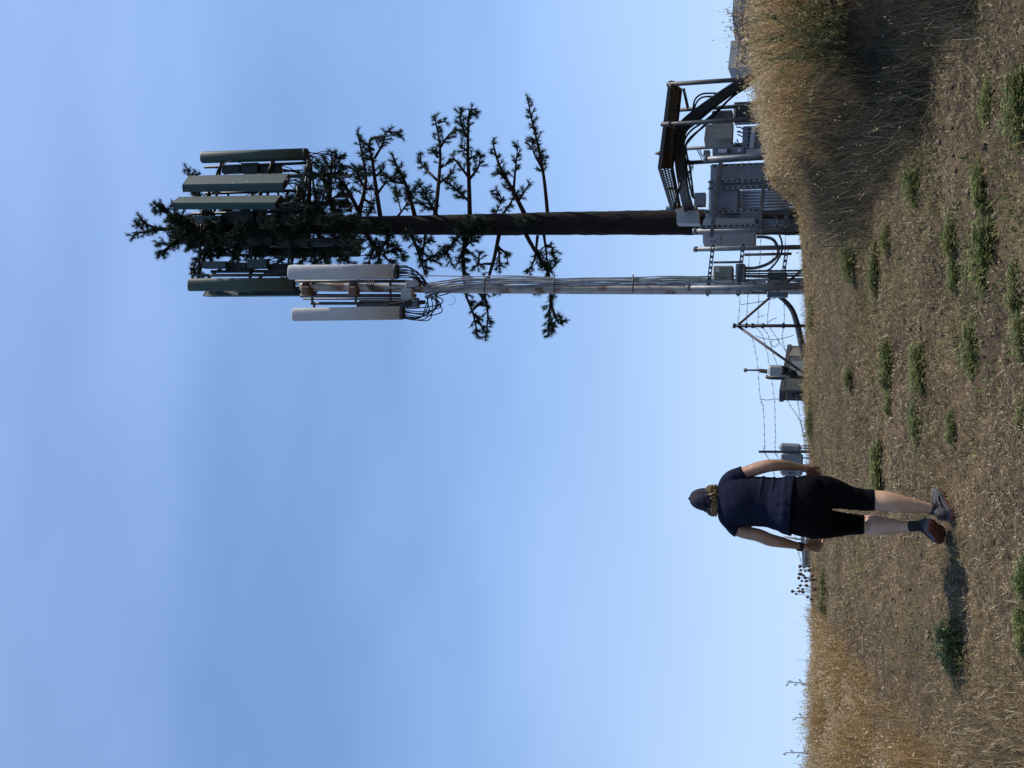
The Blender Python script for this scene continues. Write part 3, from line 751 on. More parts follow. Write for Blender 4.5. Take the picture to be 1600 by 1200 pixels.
branch([([(520, 355), (524, 385), (530, 401), (545, 411)], .2, 1), ([(528, 395), (510, 402), (491, 411)], .2, 1), ([(524, 380), (508, 390)], .1, 1)], -.7, 26, 13)
branch([([(500, 356), (498, 380), (505, 398), (508, 412)], .2, 1), ([(500, 385), (488, 395)], .2, 1)], .4, 27, 13)
# crown
branch([([(330, 355), (290, 357), (248, 358.5), (222, 363), (206, 364)], .2, .95), ([(245, 358), (226, 349.5), (214, 352)], .3, 1), ([(226, 349), (219, 341)], .3, 1), ([(215, 364), (207, 370)], .3, 1)], .2, 30, 11, .07)
branch([([(310, 352), (282, 345), (255, 329), (241, 316)], .1, 1), ([(262, 333), (254, 318)], .3, 1), ([(258, 331), (238, 327)], .3, 1), ([(290, 348), (265, 322)], .3, 1)], -.6, 31, 14)
branch([([(320, 360), (296, 372), (271, 382), (255, 392), (246, 396)], .1, 1), ([(262, 388), (256, 399)], .3, 1), ([(275, 381), (247, 380)], .5, 1)], -.7, 32, 14)
branch([([(362, 360), (337, 378), (310, 376), (289, 368), (268, 362)], .1, 1), ([(320, 377), (292, 391)], .4, 1), ([(338, 377), (347, 394)], .3, 1)], .5, 33, 14)
branch([([(360, 366), (331, 380), (317, 394), (305, 412), (298, 428)], .2, 1), ([(320, 392), (330, 408)], .3, 1), ([(313, 412), (309, 438)], .2, .8), ([(340, 378), (345, 400)], .2, 1)], -.4, 34, 14)
branch([([(368, 360), (370, 382), (366, 396), (372, 410)], .2, 1), ([(370, 380), (362, 394)], .2, 1)], .3, 35, 13)
branch([([(400, 362), (392, 384), (388, 402)], .2, 1), ([(394, 380), (404, 394)], .2, 1)], -.5, 36, 13)
branch([([(340, 352), (320, 330), (300, 285), (294, 266)], .25, 1), ([(312, 312), (308, 272)], .4, 1)], 1.0, 37, 12)
branch([([(420, 350), (400, 322), (392, 290), (396, 262)], .25, 1)], .8, 38, 12)
branch([([(460, 350), (455, 322), (470, 300), (468, 284)], .25, 1)], .6, 39, 12)
rr_ = random.Random(12)
for k, (a_, b_) in enumerate((((300, 352), (268, 338)), ((310, 360), (272, 372)), ((296, 350), (262, 345)), ((330, 362), (300, 386)), ((520, 330), (502, 262)), ((548, 330), (530, 290)), ((480, 330), (478, 288)), ((505, 370), (488, 402)), ((540, 368), (522, 398)), ((350, 366), (340, 392)), ((420, 366), (408, 398)), ((455, 366), (462, 400)), ((330, 352), (322, 326)), ((360, 350), (348, 322)), ((400, 350), (388, 318)), ((380, 366), (372, 404)), ((340, 364), (322, 398)), ((430, 366), (434, 408)), ((470, 366), (474, 408)), ((460, 346), (448, 308)), ((500, 346), (494, 300)), ((530, 348), (516, 312)))):
    mid = ((a_[0] + b_[0]) / 2 + rr_.uniform(-4, 4), (a_[1] + b_[1]) / 2 + rr_.uniform(-4, 4))
    branch([([a_, mid, b_], .15, 1), ([mid, (mid[0] + rr_.uniform(-14, 6), mid[1] + rr_.uniform(-14, 14))], .2, 1)], rr_.uniform(-.9, .9), 120 + k, 15, .04)
for px, py2, dy, sd_ in ((742, 345, -1.3, 90), (728, 358, -1.0, 91), (745, 360, -.8, 92), (822, 344, -.9, 93), (575, 350, -1.2, 94), (596, 360, -1.0, 95), (560, 340, -1.0, 96)):
    branch([([(px + 6, 352), (px + 3, (352 + py2) / 2), (px - 9, py2)], .2, 1), ([(px + 2, (352 + py2) / 2), (px + 12, py2 + 4)], .2, 1)], dy, sd_, 14, .04)
for k in range(36):   # foliage pointing towards and away from the viewer, between the antennas
    px = 285 + k * 7.6 + rr_.uniform(-8, 8); sy = 1 if k % 2 else -1
    py2 = 352 + rr_.uniform(-26, 30)
    branch([([(px + 14, 353), (px + 4, (353 + py2) / 2), (px - 14, py2)], .25, 1), ([(px + 4, (353 + py2) / 2), (px + 16, py2 + rr_.uniform(-10, 10))], .3, 1)], sy * rr_.uniform(.5, 1.6), 50 + k, 14, .045)

# ---- antennas on the tower
def footprint_loft(tops, bots, bev=0.0):
    mb = MB(); mb.loft([[Vector(p) for p in bots], [Vector(p) for p in tops]]); return mb
def panel(name, mats, near_top, far_top, left_top, near_bot, far_bot, left_bot, Yn, parent=None):
    """two visible faces: near edge, edge farther back on the right, edge on the left. Each given as (px, py, Y)"""
    mb = MB()
    a, b, c = P(*near_top), P(*far_top), P(*left_top); a2, b2, c2 = P(*near_bot), P(*far_bot), P(*left_bot)
    zt = a.z; zb = a2.z
    for q in (b, c): q.z = zt
    for q in (b2, c2): q.z = zb
    d = b + c - a; d2 = b2 + c2 - a2
    # rounded front edges
    def ring(A, B, Cc, D):
        return [A.lerp(Cc, .25), A.lerp(B, .06), A.lerp(B, .5) - (D - A) * .035, A.lerp(B, .94), B.lerp(D, .25), D, Cc]
    r1, r2 = ring(a, b, c, d), ring(a2, b2, c2, d2)
    mb.loft([r2, r1])
    mb.mi[0] = mb.mi[6] = 1  # left face of green panels: shade put into the colour as darker teal
    o = mb.build(name, [mats, M['teal_rad']] if mats is M['green_rad'] else [mats, mats], parent)
    ctr = sum(r1, Vector()) / 7
    def cap(r, dz):
        k = MB(); ctr = sum(r, Vector()) / len(r)
        k.loft([[ctr + (p - ctr) * 1.03 for p in r], [ctr + (p - ctr) * 1.03 + Vector((0, 0, dz)) for p in r]]); return k
    cap(r1, .03).build('end_cap', M['dark_green'] if mats is not M['white_rad'] else M['cab_light'], o)
    cap(r2, -.03).build('end_cap', M['dark_green'] if mats is not M['white_rad'] else M['steel_dark'], o)
    return o, r1, r2
def cyl_panel(name, mt, top, bot, wpx, Y, parent, capm, squash=.6, yaw=0):
    a, b = P(*top, Y), P(*bot, Y); r = wpx / 2 * mpp(a)
    mb = MB(); cs, sn = math.cos(yaw), math.sin(yaw)
    def ring(c, k=1.0):
        out = []
        for i in range(24):
            q = 6.2832 * i / 24; x = math.cos(q); y = math.sin(q)
            x = math.copysign(abs(x) ** .75, x); y = math.copysign(abs(y) ** .85, y) * squash
            out.append(c + Vector((x * cs - y * sn, x * sn + y * cs, 0)) * r * k)
        return out
    up = (a - b).normalized()
    mb.loft([ring(b), ring(b.lerp(a, .5)), ring(a - up * .02), ring(a, .93)], True, True)
    o = mb.build(name, mt, parent)
    k = MB(); k.loft([ring(b - up * .05, .95), ring(b, 1.015), ring(b + up * .012, 1.015)], True, True); k.build('end_cap', capm, o)
    return o, a, b, r
cyl_panel('antenna', M['green_rad'], (316, 246), (477, 241), 18, TY + .1, tower, M['dark_green'], .75)
panel('antenna', M['green_rad'], (286, 289, TY - .6), (300, 273.5, TY - .32), (289, 300, TY - .55), (440, 286.5, TY - .6), (452, 270, TY - .32), (442, 299, TY - .55), 0, tower)
panel('antenna', M['green_rad'], (270, 317.5, TY - .9), (278, 307, TY - .62), (271, 327.5, TY - .82), (428, 317, TY - .9), (435, 304, TY - .62), (429, 327, TY - .82), 0, tower)
cyl_panel('antenna', M['green_rad'], (295, 445), (457, 444), 20, TY - .9, tower, M['dark_green'], .4)
panel('antenna', M['teal_rad'], (318, 463, TY - .4), (322, 450, TY - .2), (317, 464, TY + .1), (474, 462, TY - .4), (470, 449, TY - .2), (475, 463, TY + .1), 0, tower)
cyl_panel('antenna', M['dark_green'], (428, 393), (560, 391), 20, TY + 1.2, tower, M['dark_green'], .3)
cyl_panel('antenna', M['green_rad'], (452, 275), (540, 272), 7, TY + .9, tower, M['dark_green'], .7)
cyl_panel('antenna', M['green_rad'], (446, 320), (536, 317), 8, TY + .9, tower, M['dark_green'], .7)
def boxpx(name, mt, x0, x1, y0, y1, Y, depth, parent=None, bev=.012, origin=None, lean=0, label=None):
    "upright box whose front lies at depth Y; y0 is its right side"
    a, b, c, d = P(x0, y0, Y), P(x0, y1 , Y), P(x1, y1, Y), P(x1, y0, Y)
    zt = (a.z + b.z) / 2; zb = (c.z + d.z) / 2; xr = (a.x + d.x) / 2; xl = (b.x + c.x) / 2
    mb = MB(); cx = (xl + xr) / 2
    mb.box((cx, Y + depth / 2, (zt + zb) / 2), xr - xl, depth, zt - zb, bev=bev)
    return mb
def addbox(name, mt, x0, x1, y0, y1, Y, depth, parent=None, bev=.012):
    return boxpx(name, mt, x0, x1, y0, y1, Y, depth, bev=bev).build(name, mt, parent)
for x0, x1, y0, y1, dy, mt in [(316, 352, 408, 419, -.6, 'teal_rad'), (386, 416, 405, 419, -.6, 'teal_rad'), (305, 344, 337, 348, -.7, 'teal_rad'), (346, 374, 257, 270, .2, 'dark_green'), (376, 402, 254, 270, .2, 'dark_green'), (404, 436, 256, 270, .3, 'dark_green'),
                               (345, 395, 332, 346, -.5, 'dark_green'), (400, 450, 335, 350, -.5, 'dark_green'), (380, 425, 362, 384, -.5, 'dark_green'), (430, 480, 366, 386, -.4, 'dark_green'), (455, 505, 336, 350, -.5, 'dark_green'), (352, 384, 410, 424, -.3, 'dark_green'), (418, 447, 412, 428, -.4, 'dark_green'), (485, 530, 372, 384, -.4, 'dark_green'), (350, 384, 346, 360, .5, 'dark_green'), (388, 440, 386, 400, .3, 'dark_green'), (400, 446, 310, 326, .4, 'dark_green'), (446, 500, 322, 334, .3, 'dark_green'), (440, 470, 388, 402, -.2, 'dark_green'), (352, 372, 366, 376, .2, 'dark_green')]:
    addbox('radio_unit', M[mt], x0, x1, y0, y1, TY + dy, .16, tower, .01)
def tower_frame():
    mb = MB()
    for px in (332, 412, 470):
        c = P(px, 354, TY)
        for py, dy in ((243, .3), (290, -.2), (320, -.45), (447, -.6), (404, 1.0)):
            e = P(px, py, TY + dy); e.z = c.z
            mb.tube([c, e], .035, 8)
        ring = [P(px, py, TY + dy) for py, dy in ((250, .35), (322, -.4), (448, -.55), (400, 1.1), (250, .35))]
        for q in ring: q.z = c.z
        for i in range(4): mb.tube([ring[i], ring[i + 1]], .03, 8)
    for py, dy, x0, x1 in ((258, .3, 320, 480), (300, -.1, 320, 470), (332, -.4, 300, 470), (430, -.6, 310, 470), (398, 1.0, 330, 560), (424, -.3, 330, 460), (375, -.4, 360, 530)):
        a = P(x0, py, TY + dy); b = P(x1, py, TY + dy); b.x = a.x = (a.x + b.x) / 2
        mb.tube([a, b], .036, 8)
    mb.build('mounting_frame', M['dark_green'], tower)
tower_frame()
def tower_cables():
    mb = MB(); r = random.Random(8)
    for (px, py, dy) in ((478, 241, .1), (447, 285, -.5), (432, 318, -.8), (458, 446, -.9), (540, 272, .9), (536, 318, .9), (540, 396, 1.0), (440, 264, .3), (415, 412, -.5), (500, 376, -.4)):
        for k in range(6):
            a = P(px, py + r.uniform(-6, 6), TY + dy)
            b = P(px + r.uniform(14, 55), py + (350 - py) * r.uniform(.0, .25) + r.uniform(-8, 8), TY + dy)
            c = P(px + r.uniform(20, 45), py + (352 - py) * r.uniform(.3, .6), TY + dy * .5)
            d = P(px + r.uniform(-5, 40), 352 + r.uniform(-8, 8), TY - .2)
            mb.tube(arc([a, b, c, d], 7), .011, 5)
    for k in range(14):
        px = r.uniform(330, 440); py = r.choice((262, 300, 330, 415, 428, 375)); 
        a = P(px, py + r.uniform(-6, 6), TY + .1); b = P(px + r.uniform(15, 40), py + r.uniform(-16, 16), TY - .1); c = P(px + r.uniform(40, 70), py + r.uniform(-8, 8), TY)
        mb.tube(arc([a, b, c], 6), .010, 5)
    for k in range(7):
        py = 343 + k * 2
        mb.tube([P(540, py, TY - .27 - .02 * (k % 2)), P(430, py + r.uniform(-4, 4), TY - .3)], .012, 5)
    # looped slack at the foot of the antennas
    for py, px in ((386, 551), (268, 548), (322, 545)):
        for k in range(5):
            w = 5 + k * 1.2; c0 = [(px - 28, py - w), (px - 4, py - w), (px + 6, py), (px - 4, py + w), (px - 28, py + w)]
            mb.tube(arc([P(x, y, TY + .6 + .05 * k) for x, y in c0], 5), .009, 5)
    mb.build('antenna_cables', M['black'], tower)
tower_cables()
def tower_box():
    mb = MB()
    fr = [P(1057, 328.5, 18.9), P(1057, 348.5, 18.9), P(1093, 349, 18.9), P(1091, 328.5, 18.9)]
    mb.prism(fr, (0.02, .5, .02)); o = mb.build('junction_box', M['cab_light'], tower)
    k = MB(); k.prism([P(1053, 321.5, 19.0), P(1054, 329.5, 18.95), P(1086, 329.5, 18.95), P(1088, 321, 19.0)], (0, .45, 0)); k.build('box_side', M['cab_olive'], tower)
    j = MB(); j.tube([P(1041, 326, 19.5), P(1058, 326, 19.5)], .055, 10); j.build('conduit_stub', M['steel'], tower)
    b = MB(); b.box(P(1094, 312.5, 19.3), .26, .2, .22, bev=.01); b.build('junction_box', M['cab_blue'], tower)
tower_box()

# ------------------------------------------------------------------ pale pole with two white antennas
PY = 16.0
pr = P(1262, 452, PY); pole_root = Vector((pr.x, PY, gz(pr.x, PY)))
pole = empty('antenna_pole', pole_root, 'pale rust streaked pole wrapped in grey cables, carrying two white panel antennas near its top', 'pole')
def pale_pole():
    mb = MB(); pts = [P(471, 448, PY), P(700, 451, PY), P(1000, 453, PY), P(1275, 453, PY)]
    pts = arc(pts, 6); k = mpp(P(900, 450, PY))
    mb.tube(pts, [7.0 * mpp(p) for p in pts], 18); mb.build('pole', M['rust_pole'], pole)
    for px in (480, 553):
        c = MB(); 
        for dz in (-2.5, 2.5):
            q = P(px + dz, 449 , PY); c.tube([q - Vector((0, 0, .025)), q + Vector((0, 0, .025))], 9 * mpp(q), 14)
        q = P(px, 455, PY - .12); c.box(q, .16, .2, .16, bev=.02)
        for s in (-1, 1):
            c.tube([P(px + 3 * s, 440, PY - .1), P(px + 3 * s, 462, PY - .1)], .012, 6)
        c.build('clamp', M['rust'], pole)
    # stand-off pipes and bracing behind the panels
    f = MB()
    for py, x0, x1, dy, r in ((439.5, 462, 640, -.1, .03), (462, 470, 650, -.05, .035), (474, 486, 640, .05, .03), (467, 474, 655, .25, .02)):
        a, b = P(x0, py, PY + dy), P(x1, py, PY + dy); f.tube([a, b], r, 10)
    for px in (488, 556, 610):
        for a, b in (((px, 438), (px, 476)), ((px + 3, 424), (px + 3, 442)), ((px + 3, 472), (px + 3, 490))):
            f.bar(P(*a, PY - .06), P(*b, PY - .06), .035)
    f.build('mounting_frame', M['steel_dark'], pole)
    for args in (((452, 425.5), (618, 424.5), 23), ((458, 491.5), (627, 489), 20.5)):
        cyl_panel('antenna', M['white_rad'], args[0], args[1], args[2], PY - .3, pole, M['steel_dark'], .55)
    for x0, x1, y0, y1, dy, mt in ((633, 654, 437, 450, -.25, 'cab_light'), (626, 643, 450, 467, -.3, 'cab_light'), (560, 640, 468, 480, .1, 'cab_blue'), (625, 652, 472, 480, -.2, 'cab_blue')):
        addbox('radio_unit', M[mt], x0, x1, y0, y1, PY + dy, .14, pole)
    r = random.Random(3)
    c = MB()
    def cab(pts, rad_=.012): c.tube(arc([P(*p) for p in pts], 6), rad_, 6)
    for k in range(11):   # tails of both antennas looping to the pole
        y = 416 + k * 1.8
        cab([(619, y, PY - .3), (637 + r.uniform(-2, 3), y + r.uniform(-1, 1), PY - .3), (652 + r.uniform(-4, 10), 432 + r.uniform(-8, 8), PY - .25), (664 + r.uniform(-5, 10), 448, PY - .1)], .010)
        y = 482 + k * 1.5
        cab([(628, y, PY - .3), (655 + r.uniform(0, 14), y + r.uniform(-1, 6), PY - .3), (676 + r.uniform(-10, 16), 480 + r.uniform(-10, 8), PY - .25), (672 + r.uniform(-8, 12), 462, PY - .15), (690, 456, PY - .1)], .010)
    for k in range(4):
        cab([(572 + 4 * k, 437, PY - .2), (575 + 3 * k, 449, PY - .28), (588, 453, PY - .28), (640, 450, PY - .25), (662, 444, PY - .25)], .009)
    for k in range(5):
        cab([(575 + 12 * k, 470, PY - .1), (600 + 9 * k, 476 + k, PY - .2), (640, 470 + 2 * k, PY - .2), (665, 470 + k, PY - .15)], .010)
    c.build('cable_tails', M['black'], pole)
    for i, (mt, n, seed) in enumerate((('cable_grey', 6, 1), ('cable_blue', 7, 2))):
        c = MB(); r = random.Random(seed)
        for k in range(n):
            f0 = (k + .5 * i) / n; off = -11 + 18 * f0
            pts = []
            for px, spread in ((664, 1.3), (690, 1.25), (720, 1.1), (757, .82), (810, .85), (866, .74), (930, .8), (989, .74), (1045, .8), (1100, .9), (1150, .8), (1215, .7), (1262, .6)):
                base = np.interp(px, [664, 720, 757, 866, 1100, 1262], [458, 447, 444, 443, 441, 442])
                y = base + off * spread * 1.0 + r.uniform(-1.6, 1.6)
                ph = abs(2 * f0 - 1); pts.append((px, y, PY - .13 - .09 * (1 - ph ** 2) - r.uniform(0, .02)))
            cab(pts, .0115)
        if i == 0:
            cab([(655, 430.5, PY - .2), (690, 431, PY - .2), (740, 432, PY - .2), (800, 431, PY - .2), (866, 434, PY - .2)], .011)
            cab([(700, 475.5, PY - .1), (706, 476, PY - .1), (710, 473, PY - .1), (711, 466, PY - .1), (704, 460, PY - .1)], .004)
        c.build('cable_bundle', M[mt], pole)
    for px in (757, 866, 989):
        b = MB(); pts = [P(px, 443 + 13.5 * math.cos(q), PY - .12 - .15 * math.sin(q)) for q in [6.2832 * k / 20 for k in range(21)]]
        b.tube(pts, .012, 6); b.build('cable_strap', M['steel_dark'], pole)
pale_pole()
# ------------------------------------------------------------------ equipment yard
def pipe(mb, a, b, Y, wpx=None, r=None, n=12, Y2=None):
    p, q = P(*a, Y), P(*b, Y2 or Y); mb.tube([p, q], r or wpx / 2 * mpp(p), n); return p, q
def post_part(name, a, b, Y, wpx, parent, mt, cap=True):
    mb = MB(); p, q = P(*a, Y), P(*b, Y); q.z = min(q.z, gz(q.x, q.y) - .05); r = wpx / 2 * mpp(p)
    up = (p - q).normalized()
    mb.tube([q, p], r, 14); o = mb.build(name, mt, parent)
    if cap:
        k = MB(); k.tube([p - up * .02, p + up * .02, p + up * .035], [r * 1.18, r * 1.18, r * .8], 14); k.build('post_cap', M['steel'], o)
    return o
EY = 14.0
# ---- cable bridge
g0 = P(1200, 150, EY); bridge = empty('cable_bridge', (g0.x, EY, gz(g0.x, EY)), 'dark pipe frame bridge with expanded metal cover carrying thick black cables to the tower', 'cable bridge')
post_part('post', (1041.8, 132), (1200, 121), EY, 7, bridge, M['steel_dark'], False)
post_part('post', (1032.8, 194.3), (1200, 184.5), EY, 7, bridge, M['steel_dark'], False)
post_part('post', (1059, 172), (1180, 164), EY + 1.1, 6, bridge, M['steel_dark'], False)
post_part('post', (1066, 255), (1200, 244.5), EY + 1.0, 6.5, bridge, M['steel_dark'], False)
post_part('post', (1072, 232.5), (1190, 224), EY + 1.4, 5, bridge, M['steel_dark'], False)
def grating():
    segs = [(P(1047, 128, EY), P(1030.5, 262, EY), P(1050, 326, EY + 1.4)), (P(1063.5, 140, EY + 1.0), P(1050, 262, EY + 1.0), P(1062, 324, EY + 2.1))]
    mb = MB(); rails = MB()
    pan = MB(); a0, a1, b0, b1 = segs[0][0], segs[0][1], segs[1][0], segs[1][1]; up_ = Vector((0, 0, .012)); pan.loft([[a0 + up_, b0 + up_, b0 + 2 * up_, a0 + 2 * up_], [a1 + up_, b1 + up_, b1 + 2 * up_, a1 + 2 * up_]])
    pan.build('cover_plate', M['steel_dark'], bridge)
    for a, b in ((0, 1), (1, 2)):
        n0, n1, f0, f1 = segs[0][a], segs[0][b], segs[1][a], segs[1][b]
        for p, q in ((n0, n1), (f0, f1)): rails.bar(p, q, .02, .05)
        L_ = (n1 - n0).length; k = int(L_ / .055)
        for i in range(k + 1):
            t = i / k
            rails_w = .012
            mb.bar(n0.lerp(n1, t), f0.lerp(f1, min(1, t + 2.2 / k)), .024 if a == 0 else .011, .008)
            mb.bar(n0.lerp(n1, min(1, t + 2.2 / k)), f0.lerp(f1, t), .024 if a == 0 else .011, .008)
        m_ = max(2, int(L_ / .6))
        for i in range(m_ + 1): rails.bar(n0.lerp(n1, i / m_), f0.lerp(f1, i / m_), .03, .04)
        for s in (.33, .66): mb.bar(n0.lerp(f0, s), n1.lerp(f1, s), .02, .01)
    o = mb.build('expanded_metal', M['black'], bridge); rails.build('side_rail', M['steel_dark'], bridge)
    for a_, b_, y_, w_ in (((1068, 138.5), (1075, 169), EY + .6, 4.5), ((1063, 132), (1048, 127), EY + .3, 4), ((1060, 150), (1050, 195), EY + .9, 4), ((1071, 258), (1052, 330), EY + 1.5, 4)):
        k = MB(); pipe(k, a_, b_, y_, w_); k.build('brace', M['steel_dark'], bridge)
    f = MB(); p = P(1033, 239.5, EY + .4); f.tube([p + Vector((0, 0, z)) for z in (-.03, .0, .02, .05, .085, .10)], [.02, .028, .034, .026, .012, .004], 12); f.build('finial', M['bronze'], bridge)
    c = MB()
    for a in ((1049, 135.5), (1046, 194)):
        c = MB(); q = P(*a, EY); c.tube([q - Vector((0, 0, .03)), q + Vector((0, 0, .03))], .045, 12); c.build('pipe_clamp', M['steel_dark'], bridge)
grating()
def big_cables():
    r = random.Random(2); mb = MB()
    path = [(1185, 118), (1152, 134), (1112, 161), (1077, 187), (1064, 203), (1060, 230), (1062, 252), (1065, 275), (1069, 300), (1074, 322), (1082, 338)]
    ys = [EY + .5, EY + .5, EY + .5, EY + .55, EY + .6, EY + .7, EY + .8, EY + 1.3, EY + 2.6, EY + 4.6, EY + 5.7]
    for k in range(12):
        o = (k - 5.5) * 1.0; pts = []
        for i, ((px, py), yy) in enumerate(zip(path, ys)):
            j = min(len(path) - 2, i); dx, dy = path[j + 1][0] - path[j][0], path[j + 1][1] - path[j][1]; l = math.hypot(dx, dy)
            w = o * (1.15 if i < 5 else 1.0) + r.uniform(-.5, .5)
            pts.append(P(px - dy / l * w, py + dx / l * w, yy + .05 * math.sin(k * 2.1)))
        mb.tube(arc(pts, 5), .022, 7)
    for path2 in ([(1185, 120), (1155, 142), (1130, 165), (1104, 194), (1082, 212), (1072, 226), (1074, 246), (1078, 262), (1081, 285), (1084, 310)], [(1185, 122), (1150, 146), (1124, 170), (1100, 190), (1080, 204), (1069, 222), (1071, 250), (1076, 280), (1082, 308)], [(1188, 124), (1146, 150), (1120, 176), (1096, 200), (1080, 216), (1069, 232), (1068, 250), (1070, 270), (1075, 295)], [(1185, 118), (1152, 138), (1118, 166), (1090, 190), (1072, 206), (1067, 232), (1070, 262), (1076, 300), (1084, 328)]):
        yy = [EY + .5 + .35 * max(0, i - 5) for i in range(len(path2))]
        mb.tube(arc([P(a, b, c) for (a, b), c in zip(path2, yy)], 5), .016, 7)
    for path2 in ([(1125, 146), (1102, 146), (1091, 150), (1085, 158), (1083, 170), (1082, 178)], [(1122, 151), (1104, 151), (1094, 154), (1087, 163), (1084, 176), (1083, 184)]):
        mb.tube(arc([P(a, b, EY + .7) for a, b in path2], 5), .014, 7)
    for k in range(6):
        x = 1069 + r.uniform(-2, 5); y = 252 + r.uniform(-8, 22)
        mb.tube(arc([P(x, y, EY + .8), P(x + r.uniform(6, 12), y + r.uniform(6, 12), EY + .8), P(x + r.uniform(2, 8), y + r.uniform(18, 28), EY + 1.0), P(x - 5, y + 34, EY + 1.4)], 5), .007, 5)
    o = mb.build('black_cables', M['black']); tag(o, 'thick bundle of black cables sagging under the bridge cover towards the tower', 'cables')
big_cables()

# ---- cabinets under the bridge
def cabinet(name, label, cat, mt, x0, x1, y0, y1, Y, depth, door=True, bev=.012, group=None, extras=None, legs=False, inset=.04):
    b = boxpx(name, mt, x0, x1, y0, y1, Y, depth, bev=bev)
    zs = min(p.z for p in b.v); cx = sum(p.x for p in b.v) / len(b.v)
    root = empty(name, (cx, Y + depth / 2, zs), label, cat, group)
    b.build('housing', mt, root)
    w = max(p.x for p in b.v) - min(p.x for p in b.v); zt = max(p.z for p in b.v); h = zt - zs
    if door:
        d = MB(); d.box((cx, Y - .006, zs + h / 2), w * .86, .016, h * .90, bev=.005); d.build('door', mt, root)
        k = MB(); k.box((cx - w * .36, Y - .022, zs + h * .5), .018, .02, min(.08, h * .3), bev=.003); k.build('latch', M['steel_dark'], root)
    return root, cx, w, zs, zt
def sub(root, name, mt, fn):
    mb = MB(); fn(mb); return mb.build(name, mt, root)

def tan_box():
    mb = MB()   # two visible faces, seen a little from below
    a, b, c = P(1103, 218, EY + .2), P(1102.5, 194.5, EY + .42), P(1104, 230, EY + .42)
    zt = P(1103, 212, EY + .2).z; zb = P(1143, 212, EY + .2).z
    poly = [(a.x, a.y), (b.x, b.y), (b.x + .03, b.y + .2), (c.x + .03, c.y + .15), (c.x, c.y)]
    mb.loft([[Vector((x, y, zb)) for x, y in poly], [Vector((x, y, zt)) for x, y in poly]])
    root = empty('equipment_box', (a.x, a.y + .15, zb), 'tan metal box hung between the pipe posts under the cable bridge', 'equipment box')
    mb.build('housing', M['cab_tan'], root)
    k = MB(); cx = sum(x for x, y in poly) / 5; cy = sum(y for x, y in poly) / 5
    lid = [(cx + (x - cx) * 1.05, cy + (y - cy) * 1.05) for x, y in poly]
    k.loft([[Vector((x, y, zt)) for x, y in lid], [Vector((x, y, zt + .025)) for x, y in lid]]); k.build('lid', M['cab_tan'], root)
    s = MB(); p = Vector((a.x, a.y, 0)).lerp(Vector((b.x, b.y, 0)), .55); p.z = (zt + zb) / 2; d = (b - a); d.z = 0; d.normalize(); n = Vector((d.y, -d.x, 0))
    s.prism([p + n * .004 - d * .015, p + n * .004 + d * .015, p + n * .004 + d * .015 + Vector((0, 0, .035)), p + n * .004 - d * .015 + Vector((0, 0, .035))], -n * .006); s.build('plate', M['sticker'], root)
tan_box()
cabinet('equipment_box', 'blue grey box behind the black cables, beside the tan box', 'equipment box', M['cab_blue'], 1112, 1144, 172, 191, EY + .75, .25)
r_, cx, w, zs, zt = cabinet('equipment_box', 'narrow blue grey box with pale stickers right of the rack post', 'equipment box', M['cab_blue'], 1113, 1163, 230, 241, EY + .05, .3, door=False)
sub(r_, 'sticker', M['sticker'], lambda m_: m_.box((cx, EY + .046, zt - .15), w * .5, .006, .13))
sub(r_, 'sticker', M['sticker'], lambda m_: m_.box((cx, EY + .046, zs + .07), w * .5, .006, .035))
sub(r_, 'knob', M['steel_dark'], lambda m_: m_.tube([Vector((cx, EY + .05, zs + .22)), Vector((cx, EY + .02, zs + .22))], .03, 10))
cabinet('equipment_box', 'small white box on the thin post between cables and rack', 'equipment box', M['cab_light'], 1099, 1109, 234, 243, EY + .8, .12, door=False)
r_, cx, w, zs, zt = cabinet('vent_cabinet', 'grey slotted cabinet with a pale tilted top strip, half hidden in the tall grass', 'cabinet', M['cab_blue'], 1160, 1205, 196, 232, EY + .1, .4, door=False)
for k in range(5):
    sub(r_, 'vent_slot', M['black'], lambda m_: m_.box((cx - w * .34 + k * w * .17, EY + .098, zt - .10), w * .10, .01, .05)) 
def vent_strip(m_):
    a, b = P(1178, 198, EY - .05), P(1174, 231, EY - .05); m_.bar(a, b, .05, .06)
sub(r_, 'top_strip', M['cab_light'], vent_strip)
cabinet('equipment_box', 'dark grey box low in the grass right of the slotted cabinet', 'equipment box', M['steel_dark'], 1146, 1200, 158, 184, EY + 1.3, .4)
def loose():
    mb = MB(); r = random.Random(6)
    for k in range(9):
        x, y = 1145 + r.uniform(-4, 12), 205 + r.uniform(-10, 26)
        mb.tube(arc([P(x, y, EY + .3), P(x + r.uniform(4, 12), y + r.uniform(-4, 8), EY + .25), P(x + r.uniform(8, 16), y + r.uniform(-10, 10), EY + .3)], 5), .009, 5)
    for k in range(3):
        mb.tube(arc([P(1088 + k * 3, 232, EY + .6), P(1092 + 2 * k, 240, EY + .5), P(1097 + k * 4, 250, EY + .4)], 4), .006, 5)
    tag(mb.build('loose_cables', M['black']), 'loose thin black cables dangling below the tan box', 'cables')
loose()

